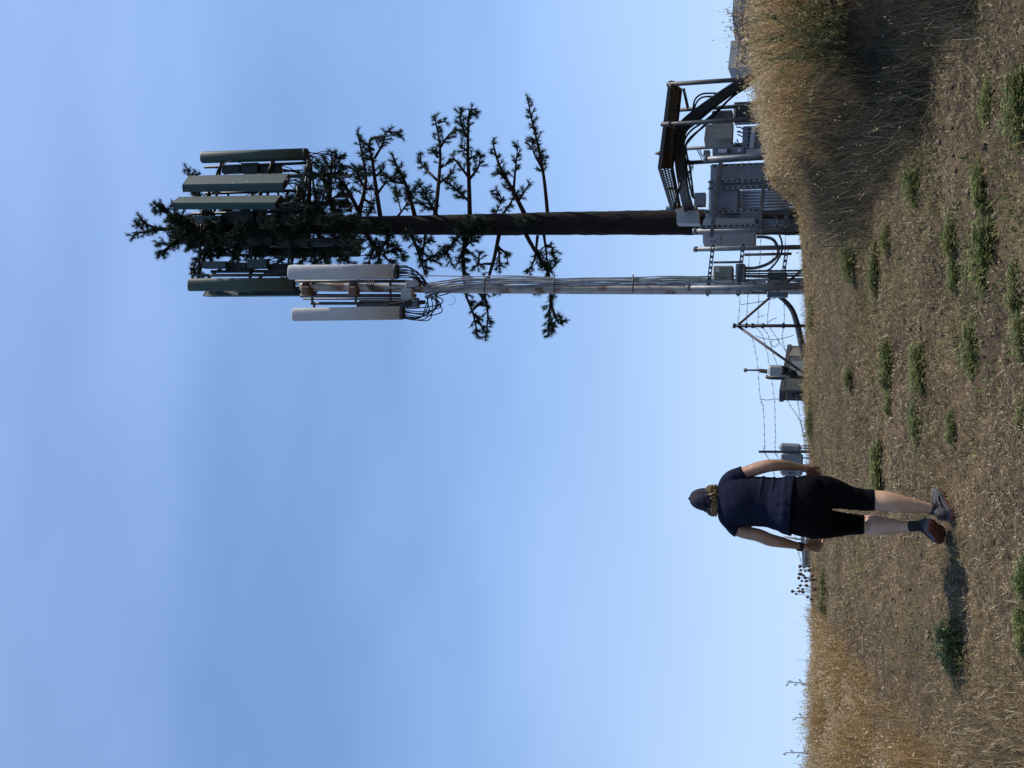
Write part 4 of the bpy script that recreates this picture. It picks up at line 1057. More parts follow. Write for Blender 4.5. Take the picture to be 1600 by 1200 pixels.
# ---- rack of cabinets
g1 = P(1220, 300, EY); rack = empty('equipment_rack', (g1.x, EY, gz(g1.x, EY)), 'galvanised pipe and strut rack holding grey cabinets beside the tower base', 'rack')
post_part('post', (1103, 249), (1235, 240.5), EY - .1, 8.2, rack, M['steel'])
post_part('post', (1086, 361.3), (1262, 357.5), EY - .4, 8.4, rack, M['steel'])
for a, b in (((1126.5, 252), (1111.5, 370)), ((1198.5, 244), (1186.5, 355)), ((1230, 320), (1227, 358))):
    k = MB(); k.bar(P(*a, EY - .22), P(*b, EY - .5), .05, .05); k.build('strut', M['steel_dark'], rack)
def perf(a, b, Y, name='perforated_strut', w=.045, parent=rack, mt='steel'):
    mb = MB(); p, q = P(*a, Y), P(*b, Y); d = q - p; L_ = d.length; d.normalize()
    x = d.cross(Vector((0, 1, 0))).normalized()
    n = max(3, int(L_ / .075)); 
    for s in (-1, 1): mb.bar(p + x * s * w * .37, q + x * s * w * .37, w * .26, .02, up=(0, -1, 0))
    for i in range(n + 1):
        c = p.lerp(q, i / n); mb.bar(c - d * .018, c + d * .018, w * .5, .018, up=(0, -1, 0))
    o = mb.build(name, M[mt], parent)
    if mt == 'steel':
        k = MB(); k.bar(p + Vector((0, .014, 0)), q + Vector((0, .014, 0)), w * .9, .004, up=(0, -1, 0)); k.build('slot_shade', M['black'], o)  # black strip added behind the slots, their shade done by colour
    return o
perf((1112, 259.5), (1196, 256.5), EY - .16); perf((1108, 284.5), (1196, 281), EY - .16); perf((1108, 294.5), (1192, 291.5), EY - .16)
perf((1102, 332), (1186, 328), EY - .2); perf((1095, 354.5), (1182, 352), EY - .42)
for x0, x1, y0, y1 in ((1108, 1200, 283.5, 296), (1103, 1188, 331, 342)):
    boxpx('b', None, x0, x1, y0, y1, EY + .02, .04, bev=.004).build('back_panel', M['cab_grey'], rack)
r_, cx, w, zs, zt = cabinet('cabinet', 'tall plain grey cabinet behind dotted struts at the near end of the rack', 'cabinet', M['cab_grey'], 1110, 1197, 257, 284, EY - .05, .3)
r2, cx2, w2, zs2, zt2 = cabinet('cabinet', 'grey cabinet with a darker lower door above the bundle of silver conduits', 'cabinet', M['cab_blue'], 1107, 1155, 295, 332, EY - .08, .3)
def conduits():
    root = empty('conduit_bank', Vector(P(1230, 315, EY)), 'row of upright silver conduits under the rack cabinets', 'conduits')
    for k in range(7):
        y = 299.5 + k * 4.7
        mb = MB(); p, q = P(1154, y + .6, EY + .02), P(1240, y - 2.5, EY + .02); q.z = gz(q.x, q.y) - .05
        mb.tube([p, q], .0195, 10); mb.build('conduit', M['conduit'], root)
    mb = MB(); b = boxpx('back_plate', None, 1158, 1230, 296, 333, EY + .1, .03); b.build('back_plate', M['cab_blue'], root)
    k = MB(); k.box(P(1213, 290, EY - .02), .11, .12, .24, bev=.01); k.build('junction_plate', M['plate'], root)
conduits()
def fins():
    root = empty('finned_unit', Vector(P(1230, 270, EY + .05)), 'grey unit with upright cooling fins below the tall plain cabinet', 'equipment box')
    b = boxpx('h', None, 1199, 1240, 259, 283, EY + .06, .2); b.build('housing', M['cab_blue'], root)
    m_ = MB()
    for k in range(7): 
        a, c = P(1200, 261 + 3.3 * k, EY), P(1240, 260 + 3.3 * k, EY); m_.bar(a, c, .012, .06, up=(0, -1, 0))
    m_.build('cooling_fins', M['cab_blue'], root)
fins()
def lightcab():
    Y = EY - .12
    prof = [(1101, 341), (1098, 346), (1098, 379), (1100, 384), (1178, 384), (1180, 380), (1180, 341)]
    mb = MB(); mb.prism([P(x, y, Y) for x, y in prof], (0, .36, 0))
    q = P(1180, 362, Y); root = empty('light_cabinet', (q.x, Y + .18, q.z), 'largest pale grey two part cabinet straddling the left rack post', 'cabinet')
    mb.build('housing', M['cab_light'], root)
    k = MB(); k.prism([P(x, y, Y - .012) for x, y in ((1101, 366), (1100, 381), (1102, 383), (1125, 383), (1126.5, 366))], (0, .011, 0)); k.build('panel', M['cab_light'], root)
    k = MB(); k.prism([P(x, y, Y - .012) for x, y in ((1128.5, 366), (1127.5, 383), (1176, 383), (1178, 380), (1178, 366))], (0, .011, 0)); k.build('panel', M['cab_light'], root)
    k = MB(); k.prism([P(x, y, Y - .012) for x, y in ((1129, 342), (1129, 348), (1178, 348), (1178, 342))], (0, .011, 0)); k.build('panel', M['cab_light'], root)
    k = MB(); k.box(P(1114, 377, Y - .014), .04, .006, .09); k.build('label_plate', M['cab_grey'], root)
lightcab()
def fat_pipe():
    mb = MB(); p, q = P(1181, 348, EY + .1), P(1262, 347, EY + .1); q.z = gz(q.x, q.y) - .1; mb.tube([q, p], .05, 14)
    tag(mb.build('drain_pipe', M['steel']), 'fat grey pipe rising from the ground under the pale cabinet', 'pipe')
fat_pipe()
def hose():
    mb = MB(); mb.tube(arc([P(1186, 336, EY - .3), P(1203, 335, EY - .3), P(1214, 341, EY - .32), P(1216, 348, EY - .34), P(1210, 356, EY - .36)], 5), .014, 8)
    tag(mb.build('hose', M['black']), 'black hose curving in front of the conduits by the left rack post', 'hose')
hose()

# ---- meter frame
g2 = P(1240, 420, EY); frame = empty('meter_stand', (g2.x, EY, gz(g2.x, EY)), 'two capped grey pipe posts joined by perforated cross struts left of the rack', 'frame')
post_part('post', (1087, 389.4), (1262, 386), EY - .3, 7.4, frame, M['steel'])
post_part('post', (1076, 450), (1266, 448.6), EY - .7, 8.2, frame, M['steel'])
for a, b in (((1114, 384), (1105.5, 461)), ((1161, 383), (1153, 461)), ((1229.5, 388), (1221.5, 447))):
    k = perf(a, b, EY - .62, 'cross_strut', .05, frame, 'steel_dark')
for a, b, w_ in (((1115, 410), (1160, 409.5), 3.6), ((1163, 398), (1237, 396.5), 4.4)):
    k = MB(); pipe(k, a, b, EY - .6, w_); k.build('upright_bar', M['steel_brown'], frame)
r_, cx, w, zs, zt = cabinet('meter_box', 'grey olive box with hinges and a pale sticker on the meter frame', 'meter box', M['cab_olive'], 1114, 1145, 415, 438, EY - .55, .25)
sub(r_, 'sticker', M['sticker'], lambda m_: m_.box((cx + w * .22, EY - .566, zt - .06), .07, .006, .05))
cabinet('meter_box', 'dark blue grey box directly under the grey olive meter box', 'meter box', M['cab_blue'], 1149, 1164, 412, 441, EY - .6, .25)
cabinet('meter_box', 'narrow grey box low on the conduits beneath the meter frame', 'meter box', M['cab_grey'], 1199, 1230, 425, 435, EY - .5, .15, door=False)
cabinet('meter_box', 'wider grey green box low beside the meter frame left post', 'meter box', M['cab_olive'], 1199, 1231, 436, 446, EY - .5, .15)
cabinet('meter_box', 'dark box on the far side of the meter frame left post', 'meter box', M['cab_blue'], 1198, 1231, 455, 464, EY - .3, .15, door=False)
cabinet('meter_box', 'small box with a pale face above the wider grey green box', 'meter box', M['cab_light'], 1178, 1196, 436, 442, EY - .5, .1, door=False)
def mconduits():
    mb = MB()
    def c(pts, r): mb.tube(arc([P(x, y, EY - .55) for x, y in pts], 6), r, 8)
    c([(1164, 419), (1180, 418.5), (1197, 413.6), (1210, 405), (1215, 398), (1215.5, 388), (1208.5, 375), (1196, 370.5), (1182, 370)], .021)
    c([(1164, 424), (1190, 423.5), (1202, 421), (1214, 408), (1221, 394), (1221.5, 378), (1217, 366)], .013)
    c([(1164, 423.5), (1210, 423.3), (1262, 422.8)], .014); c([(1164, 431), (1210, 431), (1262, 430.5)], .017); c([(1164, 427.5), (1262, 427)], .010)
    c([(1175, 457), (1198, 457.5)], .012)
    c([(1163, 440), (1175, 438), (1184, 446), (1190, 444)], .010)
    tag(mb.build('conduit_run', M['steel_dark']), 'looping dark conduits hanging from the boxes of the meter frame', 'conduits')
mconduits()
def duct():
    pts = arc([P(1192, 452, EY + .3), P(1201, 455, EY + .3), P(1213, 460, EY + .3), P(1227, 471, EY + .3), P(1238, 485, EY + .3), P(1245, 505, EY + .3), P(1251, 530, EY + .3), P(1257, 560, EY + .3), P(1260, 590, EY + .3)], 8)
    mb = MB(); rs = []
    for i in range(len(pts)): rs.append((.019 + .036 * i / len(pts)) * (1.0 + .06 * (i % 2)))
    mb.tube(pts, rs, 14); tag(mb.build('bent_duct', M['steel_dark']), 'thick dark duct bending from the meter frame down along the crest', 'duct')
duct()
def crest_bits():
    mb = MB(); r = random.Random(9)
cornerY = 13.6
# ---- barbed wire fence
g3 = P(1250, 509, cornerY); fence = empty('barbed_wire_fence', (g3.x, cornerY, gz(g3.x, cornerY)), 'rusty corner post with two diagonal braces and slack barbed wire strands', 'fence')
post_part('post', (1145.6, 509), (1262, 509), cornerY, 5.2, fence, M['steel_brown'], False)
def fence_parts():
    k = MB(); pipe(k, (1154, 507), (1262, 414), cornerY, 4.0, Y2=cornerY + .6); k.build('brace', M['steel_brown'], fence)
    k = MB(); pipe(k, (1155, 511), (1264, 589), cornerY, 4.0, Y2=cornerY - .4); k.build('brace', M['steel_brown'], fence)
    k = MB()
    for x in (1147, 1155, 1166, 1176, 1192, 1224):
        p = P(x, 509, cornerY); k.tube([p - Vector((0, 0, .018)), p + Vector((0, 0, .018))], .036, 10)
    k.build('post_band', M['steel_dark'], fence)
    k = MB(); p = P(1185.5, 705.8, 12.6); q = P(1270, 705.6, 12.6); q.z = gz(q.x, q.y) - .1
    k.bar(p, q, .03, .012, up=(0, 1, 0)); k.bar(p, q, .008, .03, up=(0, 1, 0)); k.build('line_post', M['steel_dark'], fence)
    r = random.Random(5)
    Yc = lambda py: float(np.interp(py, [240, 509, 706, 900], [14.0 - .75, cornerY, 12.6, 11.9]))
    wires = [[(1160.5, 240), (1160, 300), (1159, 360), (1156.5, 456), (1153.5, 504), (1155, 509), (1173.7, 526), (1182.5, 561), (1188, 621), (1193, 640), (1195, 690), (1194.5, 705), (1201, 718), (1212, 750), (1226, 800)],
             [(1171, 240), (1171, 300), (1170.7, 360), (1170, 415), (1166.5, 504), (1168, 509), (1185, 515), (1195, 536), (1202.5, 574), (1210, 627.5), (1211.5, 674), (1211, 704), (1216, 718), (1230, 770), (1244, 850), (1256, 890)],
             [(1189, 300), (1189, 360), (1186.5, 429), (1184, 504), (1185, 509), (1198, 520), (1207.5, 552), (1222, 590), (1231, 627), (1245, 649), (1252, 664), (1257, 695), (1258, 706)],
             [(1208.5, 387), (1204, 440), (1199, 504), (1201, 509), (1215, 530), (1235, 560)],
             [(1227, 367), (1226, 440), (1225, 504), (1225, 509), (1222.5, 530), (1230, 557), (1246, 628), (1252, 664), (1259, 695), (1259, 706), (1264, 790)]]
    for w in wires:
        k = MB(); pts = []
        for (px, py) in w: pts.append(P(px, py, Yc(py)))
        pts = arc(pts, 8); pts = [p + Vector((0, r.uniform(-.004, .004), r.uniform(-.005, .005))) for p in pts]
        k.tube(pts, .0032, 5)
        for i in range(2, len(pts) - 1, 2):
            p = pts[i]
            for s in (-1, 1): k.tube([p + Vector((s * .012, -.01, -.014)), p, p + Vector((s * .008, .008, .013))], .0018, 4)
        k.build('wire_strand', M['wire'], fence)
    k = MB()
    for pts in ([(1180, 524), (1190, 528), (1205, 530.5), (1222, 529), (1240, 524)], [(1207, 531), (1205, 536), (1207, 541), (1212, 541), (1217, 535), (1214, 530)], [(1189, 624), (1200, 625), (1210, 623.5), (1221, 623.5)], [(1212, 466), (1190, 471), (1172, 474), (1157, 476)], [(1184, 497), (1188, 494), (1194, 493.5)], [(1199, 504), (1207, 499), (1214, 496.5)]):
        k.tube(arc([P(x, y, Yc(y)) for x, y in pts], 5), .0045, 5)
    k.build('tie_wire', M['wire'], fence)
fence_parts()

# ---- low equipment beyond the crest
def low_cab():
    Y = 13.4
    near = [P(1221.5, 609, Y), P(1254, 609, Y)]; 
    zt = P(1221.5, 609, Y).z; a = P(1221, 609, Y); e = P(1222, 625.5, Y + .12); f = P(1233.5, 540, Y + .0)
    # long front runs back to the right
    t = (zt - CAM_H) / (P(1233.5, 540, Y).z - CAM_H) if abs(P(1233.5, 540, Y).z - CAM_H) > 1e-3 else 1.0
    f = P(1233.5, 540, Y + 1.2); 
    zb = gz(a.x, Y) - .15
    zt_f = f.z
    A, E, Fv = Vector((a.x, a.y, 0)), Vector((e.x, e.y, 0)), Vector((f.x, f.y, 0)); D = E + (Fv - A)
    top = [A + Vector((0, 0, zt)), Fv + Vector((0, 0, zt_f)), D + Vector((0, .05, zt_f)), E + Vector((0, 0, zt))]
    bot = [Vector((p.x, p.y, zb)) for p in top]
    root = empty('ground_cabinet', (A.x, A.y, zb), 'low dark grey ground cabinet with overhanging lid behind the diagonal fence brace', 'cabinet')
    mb = MB(); mb.loft([bot, top]); mb.build('housing', M['door_dark'], root)
    c = sum(top, Vector()) / 4; k = MB(); lid = [c + (p - c) * 1.05 for p in top]; k.loft([[p - Vector((0, 0, .03)) for p in lid], [p + Vector((0, 0, .03)) for p in lid]]); k.build('lid', M['steel_dark'], root)
    d = (Fv - A).normalized(); n = Vector((d.y, -d.x, 0))
    def plate(t0, t1, z0, z1, mt, nm):
        L_ = (Fv - A).length; p = A + d * L_ * t0 + n * .01; q = A + d * L_ * t1 + n * .01
        k = MB(); k.prism([p + Vector((0, 0, zb + (zt - zb) * z0)), q + Vector((0, 0, zb + (zt_f - zb) * z0)), q + Vector((0, 0, zb + (zt_f - zb) * z1)), p + Vector((0, 0, zb + (zt - zb) * z1))], -n * .012); k.build(nm, mt, root)
    plate(.74, .94, .3, .85, M['cab_olive'], 'panel'); plate(.02, .17, .1, .45, M['cab_tan'], 'panel'); plate(.30, .62, .3, .86, M['cab_blue'], 'panel')
    k = MB(); k.box(E.lerp(A, .5) + Vector((0, -.03, zt - .22)), .05, .03, .16, bev=.006); k.build('latch', M['black'], root)
low_cab()
def radio_mast():
    Y = 13.0; root = empty('radio_mast', Vector(P(1262, 588, Y)), 'short pipe mast with rounded grey radio, looped cables and a small top antenna', 'radio')
    k = MB(); pipe(k, (1196, 589), (1266, 590), Y + .1, 4); k.tube(arc([P(1199, 586, Y + .1), P(1198, 590, Y + .1), P(1206, 591.5, Y + .1), P(1226, 592, Y + .1)], 5), .014, 8); k.build('mast', M['steel_dark'], root)
    k = MB(); k.box(P(1212.5, 578.8, Y - .05), .14, .16, .2, bev=.03); k.build('radio', M['cab_light'], root)
    k = MB(); k.box(P(1223, 578.8, Y - .05), .12, .13, .05, bev=.01); k.build('connector_base', M['black'], root)
    k = MB(); k.prism([P(1186, 576, Y), P(1186, 582, Y), P(1199, 584, Y), P(1199, 577, Y)], (0, .06, 0)); k.build('bracket', M['rust'], root)
    k = MB(); pipe(k, (1186, 578.5), (1166, 578.3), Y + .02, 2.8); k.build('stem', M['steel_dark'], root)
    k = MB(); p = P(1164.5, 578.4, Y + .02); k.tube([p + Vector((0, 0, z)) for z in (-.022, -.012, .014, .022)], [.018, .027, .027, .016], 12); k.build('top_antenna', M['cab_olive'], root)
    k = MB(); r = random.Random(1)
    for i in range(8):
        k.tube(arc([P(1224, 574 + i * 1.4, Y), P(1233 + r.uniform(-1, 4), 575 + i * 1.6, Y - .03), P(1243 + r.uniform(-3, 4), 582 + r.uniform(-4, 6), Y), P(1234, 588 + r.uniform(-2, 4), Y + .03), P(1228, 590, Y + .08)], 5), .008, 6)
    k.build('cables', M['black'], root)
radio_mast()
def twin_boxes():
    Y = 12.8
    for x0, x1, y0, y1, lab in ((1217.5, 1252, 693.5, 706.5, 'narrow rounded grey meter box right of the thin fence post'), (1219, 1254.5, 708, 744, 'wide grey meter box partly behind the walker\'s right forearm')):
        r_, cx, w, zs, zt = cabinet('pedestal_box', lab, 'meter box', M['cab_grey'], x0, x1, y0, y1, Y, .18, bev=.03, door=(y1 - y0) > 20)
        k = MB()
        for s in (-.3, 0, .3):
            k.tube([Vector((cx + s * w, Y + .09, zs)), Vector((cx + s * w, Y + .09, gz(cx, Y) - .05))], .009, 6)
        k.build('leg', M['steel_dark'], r_)
        k = MB()
        for z in (.2, .8): k.tube([Vector((cx - w * .3, Y - .01, zs + (zt - zs) * z)), Vector((cx - w * .3, Y + .01, zs + (zt - zs) * z))], .012, 8)
        k.build('bolt', M['cab_light'], r_)
twin_boxes()
def slab_roof():
    Y = 13.6
    mb = MB(); fr = [P(1251, 838, Y), P(1254.5, 888, Y), P(1259.5, 888, Y), P(1257.5, 838, Y)]; mb.prism(fr, (.02, .5, 0))
    q = P(1262, 862, Y); root = empty('low_box', (q.x, Y, gz(q.x, Y)), 'low grey flat topped box on the crest under the walker\'s left hand', 'equipment box')
    mb.build('lid', M['cab_light'], root)
    k = boxpx('b', None, 1259, 1275, 840, 887, Y + .03, .42); k.build('housing', M['plate'], root)
    v = MB(); a, b = P(1224, 838, Y - .6), P(1258.5, 844.5, Y - .6); v.tube([a, b], .012, 8); v.tube([b - (a - b).normalized() * -.0, b + (b - a).normalized() * .012], .022, 10)
    o = v.build('pale_pipe', M['cab_light']); tag(o, 'thin pale pipe between the walker\'s hip and left wrist', 'pipe')
slab_roof()
# ---- far shelters behind the tall grass
def shelters():
    Y = 17.0
    for ridge, side, lab in (([(1143, 64.5), (1139, 106)], [(1143, 122)], 'grey panelled shelter with a flat roof behind the tall dry grass'), ([(1146, -60), (1145.5, 24)], [(1153, 62)], 'grey shelter at the frame edge beyond the panelled one')):
        a, b = P(*ridge[0], Y + .5), P(*ridge[1], Y); c = P(*side[0], Y + .9); zt = b.z; zb = gz(b.x, Y) - .3
        a.z = zt; c.z = zt
        d = a + (c - b)
        top = [a, b, c, d]; bot = [Vector((p.x, p.y, zb)) for p in top]
        root = empty('shelter', (b.x, b.y, zb), lab, 'shelter', 'grey shelters beyond the tall grass')
        mb = MB(); mb.loft([bot, top]); mb.build('wall', M['plate'], root)
        cc = sum(top, Vector()) / 4; k = MB(); r1 = [cc + (p - cc) * 1.03 for p in top]; k.loft([[p - Vector((0, 0, .12)) for p in r1], [p + Vector((0, 0, .015)) for p in r1]]); k.build('roof', M['cab_grey'], root)
        e = (a - b); e.z = 0; L_ = e.length; e.normalize(); n = Vector((e.y, -e.x, 0))
        if n.y > 0: n = -n
        for t0, t1 in ((.12, .88),):
            p, q = b + e * L_ * t0 + n * .01, b + e * L_ * t1 + n * .01
            k = MB(); k.prism([Vector((p.x, p.y, zb + .1)), Vector((q.x, q.y, zb + .1)), Vector((q.x, q.y, zt - .2)), Vector((p.x, p.y, zt - .2))], -n * .012); dd = k.build('door', M['cab_grey'], root)
            k = MB()
            for s in (.0, 1.0, .5): 
                u_ = p.lerp(q, s); k.bar(Vector((u_.x, u_.y, zb + .1)) + n * .012, Vector((u_.x, u_.y, zt - .2)) + n * .012, .02)
            u0 = Vector((p.x, p.y, zt - .2)) + n * .012; u1 = Vector((q.x, q.y, zt - .2)) + n * .012; k.bar(u0, u1, .02)
            k.build('door_frame', M['steel_dark'], root)
shelters()
# ------------------------------------------------------------------ walker
HEEL = G(1492, 806); PYY = HEEL.y
def S(px, py, dy=0.0): return P(px, py, PYY + dy)
PM = mpp(S(1290, 790))
def remeshed(name, mb, mats, voxel, smooth=2, parent=None, origin=None, disp=None):
    me = bpy.data.meshes.new('tmp'); org = ORG[parent.name] if parent is not None else Vector(origin)
    me.from_pydata([p - org for p in mb.v], [], mb.f); me.update()
    o = bpy.data.objects.new('tmp', me); COL.objects.link(o)
    md = o.modifiers.new('r', 'REMESH'); md.mode = 'VOXEL'; md.voxel_size = voxel; md.adaptivity = 0
    if smooth:
        s = o.modifiers.new('s', 'SMOOTH'); s.iterations = smooth; s.factor = .5
    dg = bpy.context.evaluated_depsgraph_get(); ev = o.evaluated_get(dg)
    nm = bpy.data.meshes.new_from_object(ev); bpy.data.objects.remove(o); bpy.data.meshes.remove(me)
    nm.name = name; nm.materials.clear()
    for mt in (mats if isinstance(mats, (list, tuple)) else [mats]): nm.materials.append(mt)
    n = len(nm.vertices); co = np.empty(n * 3, np.float32); nm.vertices.foreach_get('co', co); co = co.reshape(-1, 3)
    if disp is not None:
        no = np.empty(n * 3, np.float32); nm.vertices.foreach_get('normal', no); no = no.reshape(-1, 3)
        w = co + np.array(org); co = co + no * disp(w, no)[:, None]; nm.vertices.foreach_set('co', co.astype(np.float32).ravel())
    nm.polygons.foreach_set('use_smooth', np.ones(len(nm.polygons), bool)); nm.update()
    ob = bpy.data.objects.new(name, nm); COL.objects.link(ob)
    if parent is not None: ob.parent = parent
    else: ob.location = org
    ORG[ob.name] = org
    return ob
def ell(mb, secs, n=24, sq=1.0, grow=0.0):
    """secs: (px, py centre, half width px, half depth m, dy). horizontal-ish ellipses stacked along the path"""
    pts = [S(s[0], s[1], s[4]) for s in secs]; rings = []
    for i, s in enumerate(secs):
        t = (pts[min(i + 1, len(pts) - 1)] - pts[max(i - 1, 0)]).normalized()
        x = Vector((1, 0, 0)); x = (x - t * x.dot(t)).normalized(); y = t.cross(x)
        rx = s[2] * PM + grow; ry = s[3] + grow; rg = []
        for k in range(n):
            q = 6.2832 * k / n; c, d = math.cos(q), math.sin(q)
            rg.append(pts[i] + x * rx * math.copysign(abs(c) ** sq, c) + y * ry * math.copysign(abs(d) ** sq, d))
        rings.append(rg)
    mb.loft(rings, True, True)
def dense(secs, k=4):
    "smooth interpolation of sections"
    out = []
    for i in range(len(secs) - 1):
        a = [np.array(secs[max(0, min(len(secs) - 1, i + j))], float) for j in (-1, 0, 1, 2)]
        for m_ in range(k):
            t = m_ / k
            out.append(tuple(.5 * (2 * a[1] + (a[2] - a[0]) * t + (2 * a[0] - 5 * a[1] + 4 * a[2] - a[3]) * t * t + (3 * a[1] - a[0] - 3 * a[2] + a[3]) * t ** 3)))
    out.append(tuple(map(float, secs[-1]))); return out
TORSO = [(1292, 793, 40, .115, 0), (1270, 791.5, 48, .135, -.01), (1250, 790.5, 47, .135, -.01), (1228, 788, 43, .118, 0), (1208, 786, 40.5, .105, .015), (1185, 784.5, 39.5, .108, .03), (1162, 784, 40.5, .115, .045), (1146, 783.5, 40, .105, .06), (1136, 783, 36, .085, .07), (1129, 783, 26, .07, .075), (1123, 783, 17, .058, .08), (1112, 783, 13.5, .055, .09), (1100, 783, 13, .055, .10)]
RLEG = [(1268, 768.5, 26, .115, -.005), (1295, 769.5, 24.5, .105, .0), (1325, 777, 18, .085, .01), (1347, 780.5, 16.8, .068, .02), (1366, 781.5, 15.6, .062, .015), (1386, 783.5, 15.8, .064, 0), (1408, 787.5, 13.8, .056, -.01), (1430, 790.8, 10.6, .043, -.01), (1452, 794.2, 8.2, .036, 0), (1472, 796.5, 8.2, .036, .01), (1482, 797, 8, .036, .01)]
LLEG = [(1268, 815, 26, .115, -.005), (1292, 818, 22.5, .105, .03), (1320, 818.5, 17.2, .085, .10), (1343, 819, 15.2, .068, .15), (1356, 819.8, 14.8, .063, .15), (1372, 821, 15.2, .064, .10), (1393, 822.6, 12.6, .055, .06), (1412, 823, 8.6, .042, .03), (1427, 822, 7.3, .036, .01), (1440, 822, 7.5, .036, .0), (1448, 822, 7, .034, 0)]
RARM = [(1136, 757, 11, .05, .07), (1150, 745, 11, .052, .06), (1166, 738.5, 10.2, .048, .05), (1185, 731.5, 10.5, .046, .03), (1203, 727.5, 10, .042, .02), (1222, 727, 8.8, .040, .04), (1240, 729, 6.8, .033, .07), (1253, 730.5, 5.2, .024, .09), (1262, 732, 5.4, .022, .10)]
LARM = [(1136, 808, 11, .05, .07), (1148, 824, 11, .052, .06), (1162, 831.5, 10, .048, .05), (1184, 836, 10.5, .046, .03), (1203, 843.5, 10.2, .042, .02), (1222, 847.5, 8.6, .040, .04), (1240, 851.5, 6.4, .033, .07), (1252, 853.5, 5.4, .024, .09), (1262, 854.5, 5.6, .022, .10)]
body = MB()
ell(body, dense(TORSO), 28, grow=-.010); ell(body, dense(RLEG), 22); ell(body, dense(LLEG), 22)
# legs stay slim under the leggings
ell(body, dense(RARM), 18); ell(body, dense(LARM), 18)
# head: skull, jaw, nose, ears, neck
def ball(mb, c, rx, ry, rz, n=18):
    rings = []
    for i in range(n):
        th = math.pi * (i + .5) / n; rings.append([Vector(c) + Vector((rx * math.cos(q) * math.sin(th), ry * math.sin(q) * math.sin(th), -rz * math.cos(th))) for q in [6.2832 * k / 24 for k in range(24)]])
    mb.loft(rings, True, True)
HC = S(1104, 781.5, .11)
ball(body, HC + Vector((0, 0, .000)), .066, .090, .080); ball(body, HC + Vector((0, .035, -.055)), .052, .062, .058)
ball(body, HC + Vector((0, .098, -.02)), .012, .020, .022, 8)
for s in (-1, 1): ball(body, HC + Vector((s * .071, .005, -.012)), .010, .018, .030, 8)
ball(body, HC + Vector((0, .084, -.062)), .022, .012, .008, 8)
# hands: palm plus four curled fingers and a thumb each
def hand(mb, wrist, knuck, inward, palmn):
    d = (knuck - wrist); L_ = d.length; d.normalize(); w = (inward - d * inward.dot(d)).normalized(); n = d.cross(w).normalized()
    if n.dot(palmn) < 0: n = -n
    rings = []
    for t, hw, hd in ((-.1, .019, .017), (.15, .024, .016), (.5, .034, .015), (.85, .040, .013), (1.05, .040, .011)):
        c = wrist + d * L_ * t
        rings.append([c + w * hw * math.cos(q) + n * hd * math.sin(q) for q in [6.2832 * k / 16 for k in range(16)]])
    mb.loft(rings, True, True)
    for i, (o, l, r) in enumerate(((.030, .85, .0082), (.0105, .95, .0085), (-.0105, .9, .0082), (-.031, .72, .0072))):
        p = wrist + d * L_ * .98 + w * o; a = rad(18 + 9 * i); pts = [p - d * .02]; cur = p; ang = a * .6
        pts.append(cur)
        for seg in (.042 * l, .030 * l, .024 * l):
            ang += a + rad(12); cur = cur + (d * math.cos(ang) + n * math.sin(ang)) * seg; pts.append(cur)
        mb.tube(pts, [r * 1.1, r * 1.05, r, r * .95, r * .75], 9)
    b = wrist + d * L_ * .25 + w * .022 + n * .006
    mb.tube([b, b + d * .030 + w * .018 + n * .012, b + d * .056 + w * .020 + n * .020, b + d * .078 + w * .012 + n * .030], [.013, .012, .0105, .008], 9)
RW, RK = S(1259, 731.5, .10), S(1276, 735.5, .14)
LW, LK = S(1259, 854.2, .10), S(1277, 854, .14)
hand(body, RW, RK, Vector((-.75, .65, 0)), Vector((-.65, -.75, 0)))
hand(body, LW, LK, Vector((.75, .65, 0)), Vector((.65, -.75, 0)))
person = remeshed('person', body, [M['skin'], M['eye'], M['skin_leg']], .0062, 2, origin=HEEL)
tag(person, 'person walking away uphill in navy shirt, black knee length leggings, navy cap and hiking shoes', 'person')
def paint_body():
    me = person.data; n = len(me.polygons); c = np.empty(n * 3, np.float32); me.polygons.foreach_get('center', c); c = c.reshape(-1, 3) + np.array(HEEL)
    mi = np.zeros(n, np.int32); knee = S(1345, 800).z; mi[c[:, 2] < knee] = 2
    for s in (-1, 1):
        e = np.array(HC + Vector((s * .03, .088, .018))); mi[np.linalg.norm(c - e, axis=1) < .011] = 1
    me.polygons.foreach_set('material_index', mi)
paint_body()
# ---- shirt
shirt = MB()
SH = [(1240, 790.5, 48.2, .153, -.008), (1228, 789, 46, .143, -.002), (1208, 786, 41.2, .115, .015), (1185, 784.5, 40.2, .115, .03), (1162, 784, 41.2, .122, .045), (1146, 783.5, 41, .112, .06), (1137, 783, 39, .094, .07), (1130.5, 783, 34, .080, .075), (1125, 783, 21, .066, .08), (1121, 783, 15, .06, .085)]
ell(shirt, dense(SH), 32)
for A_, e in ((RARM, [(1131, 771, 9, .06, .078), (1133.5, 761, 11.5, .062, .075), (1138, 753, 12.8, .062, .07), (1147, 746.5, 13.2, .062, .062), (1156, 742.5, 12.2, .058, .055), (1163, 738.5, 12, .056, .052)]), (LARM, [(1131, 795, 9, .06, .078), (1133, 805, 11.5, .062, .075), (1137, 812, 12.6, .062, .07), (1144, 819.5, 12.8, .062, .065), (1150, 827, 12, .058, .058), (1154.5, 830.5, 11.8, .056, .055)])):
    ell(shirt, dense(e), 22)
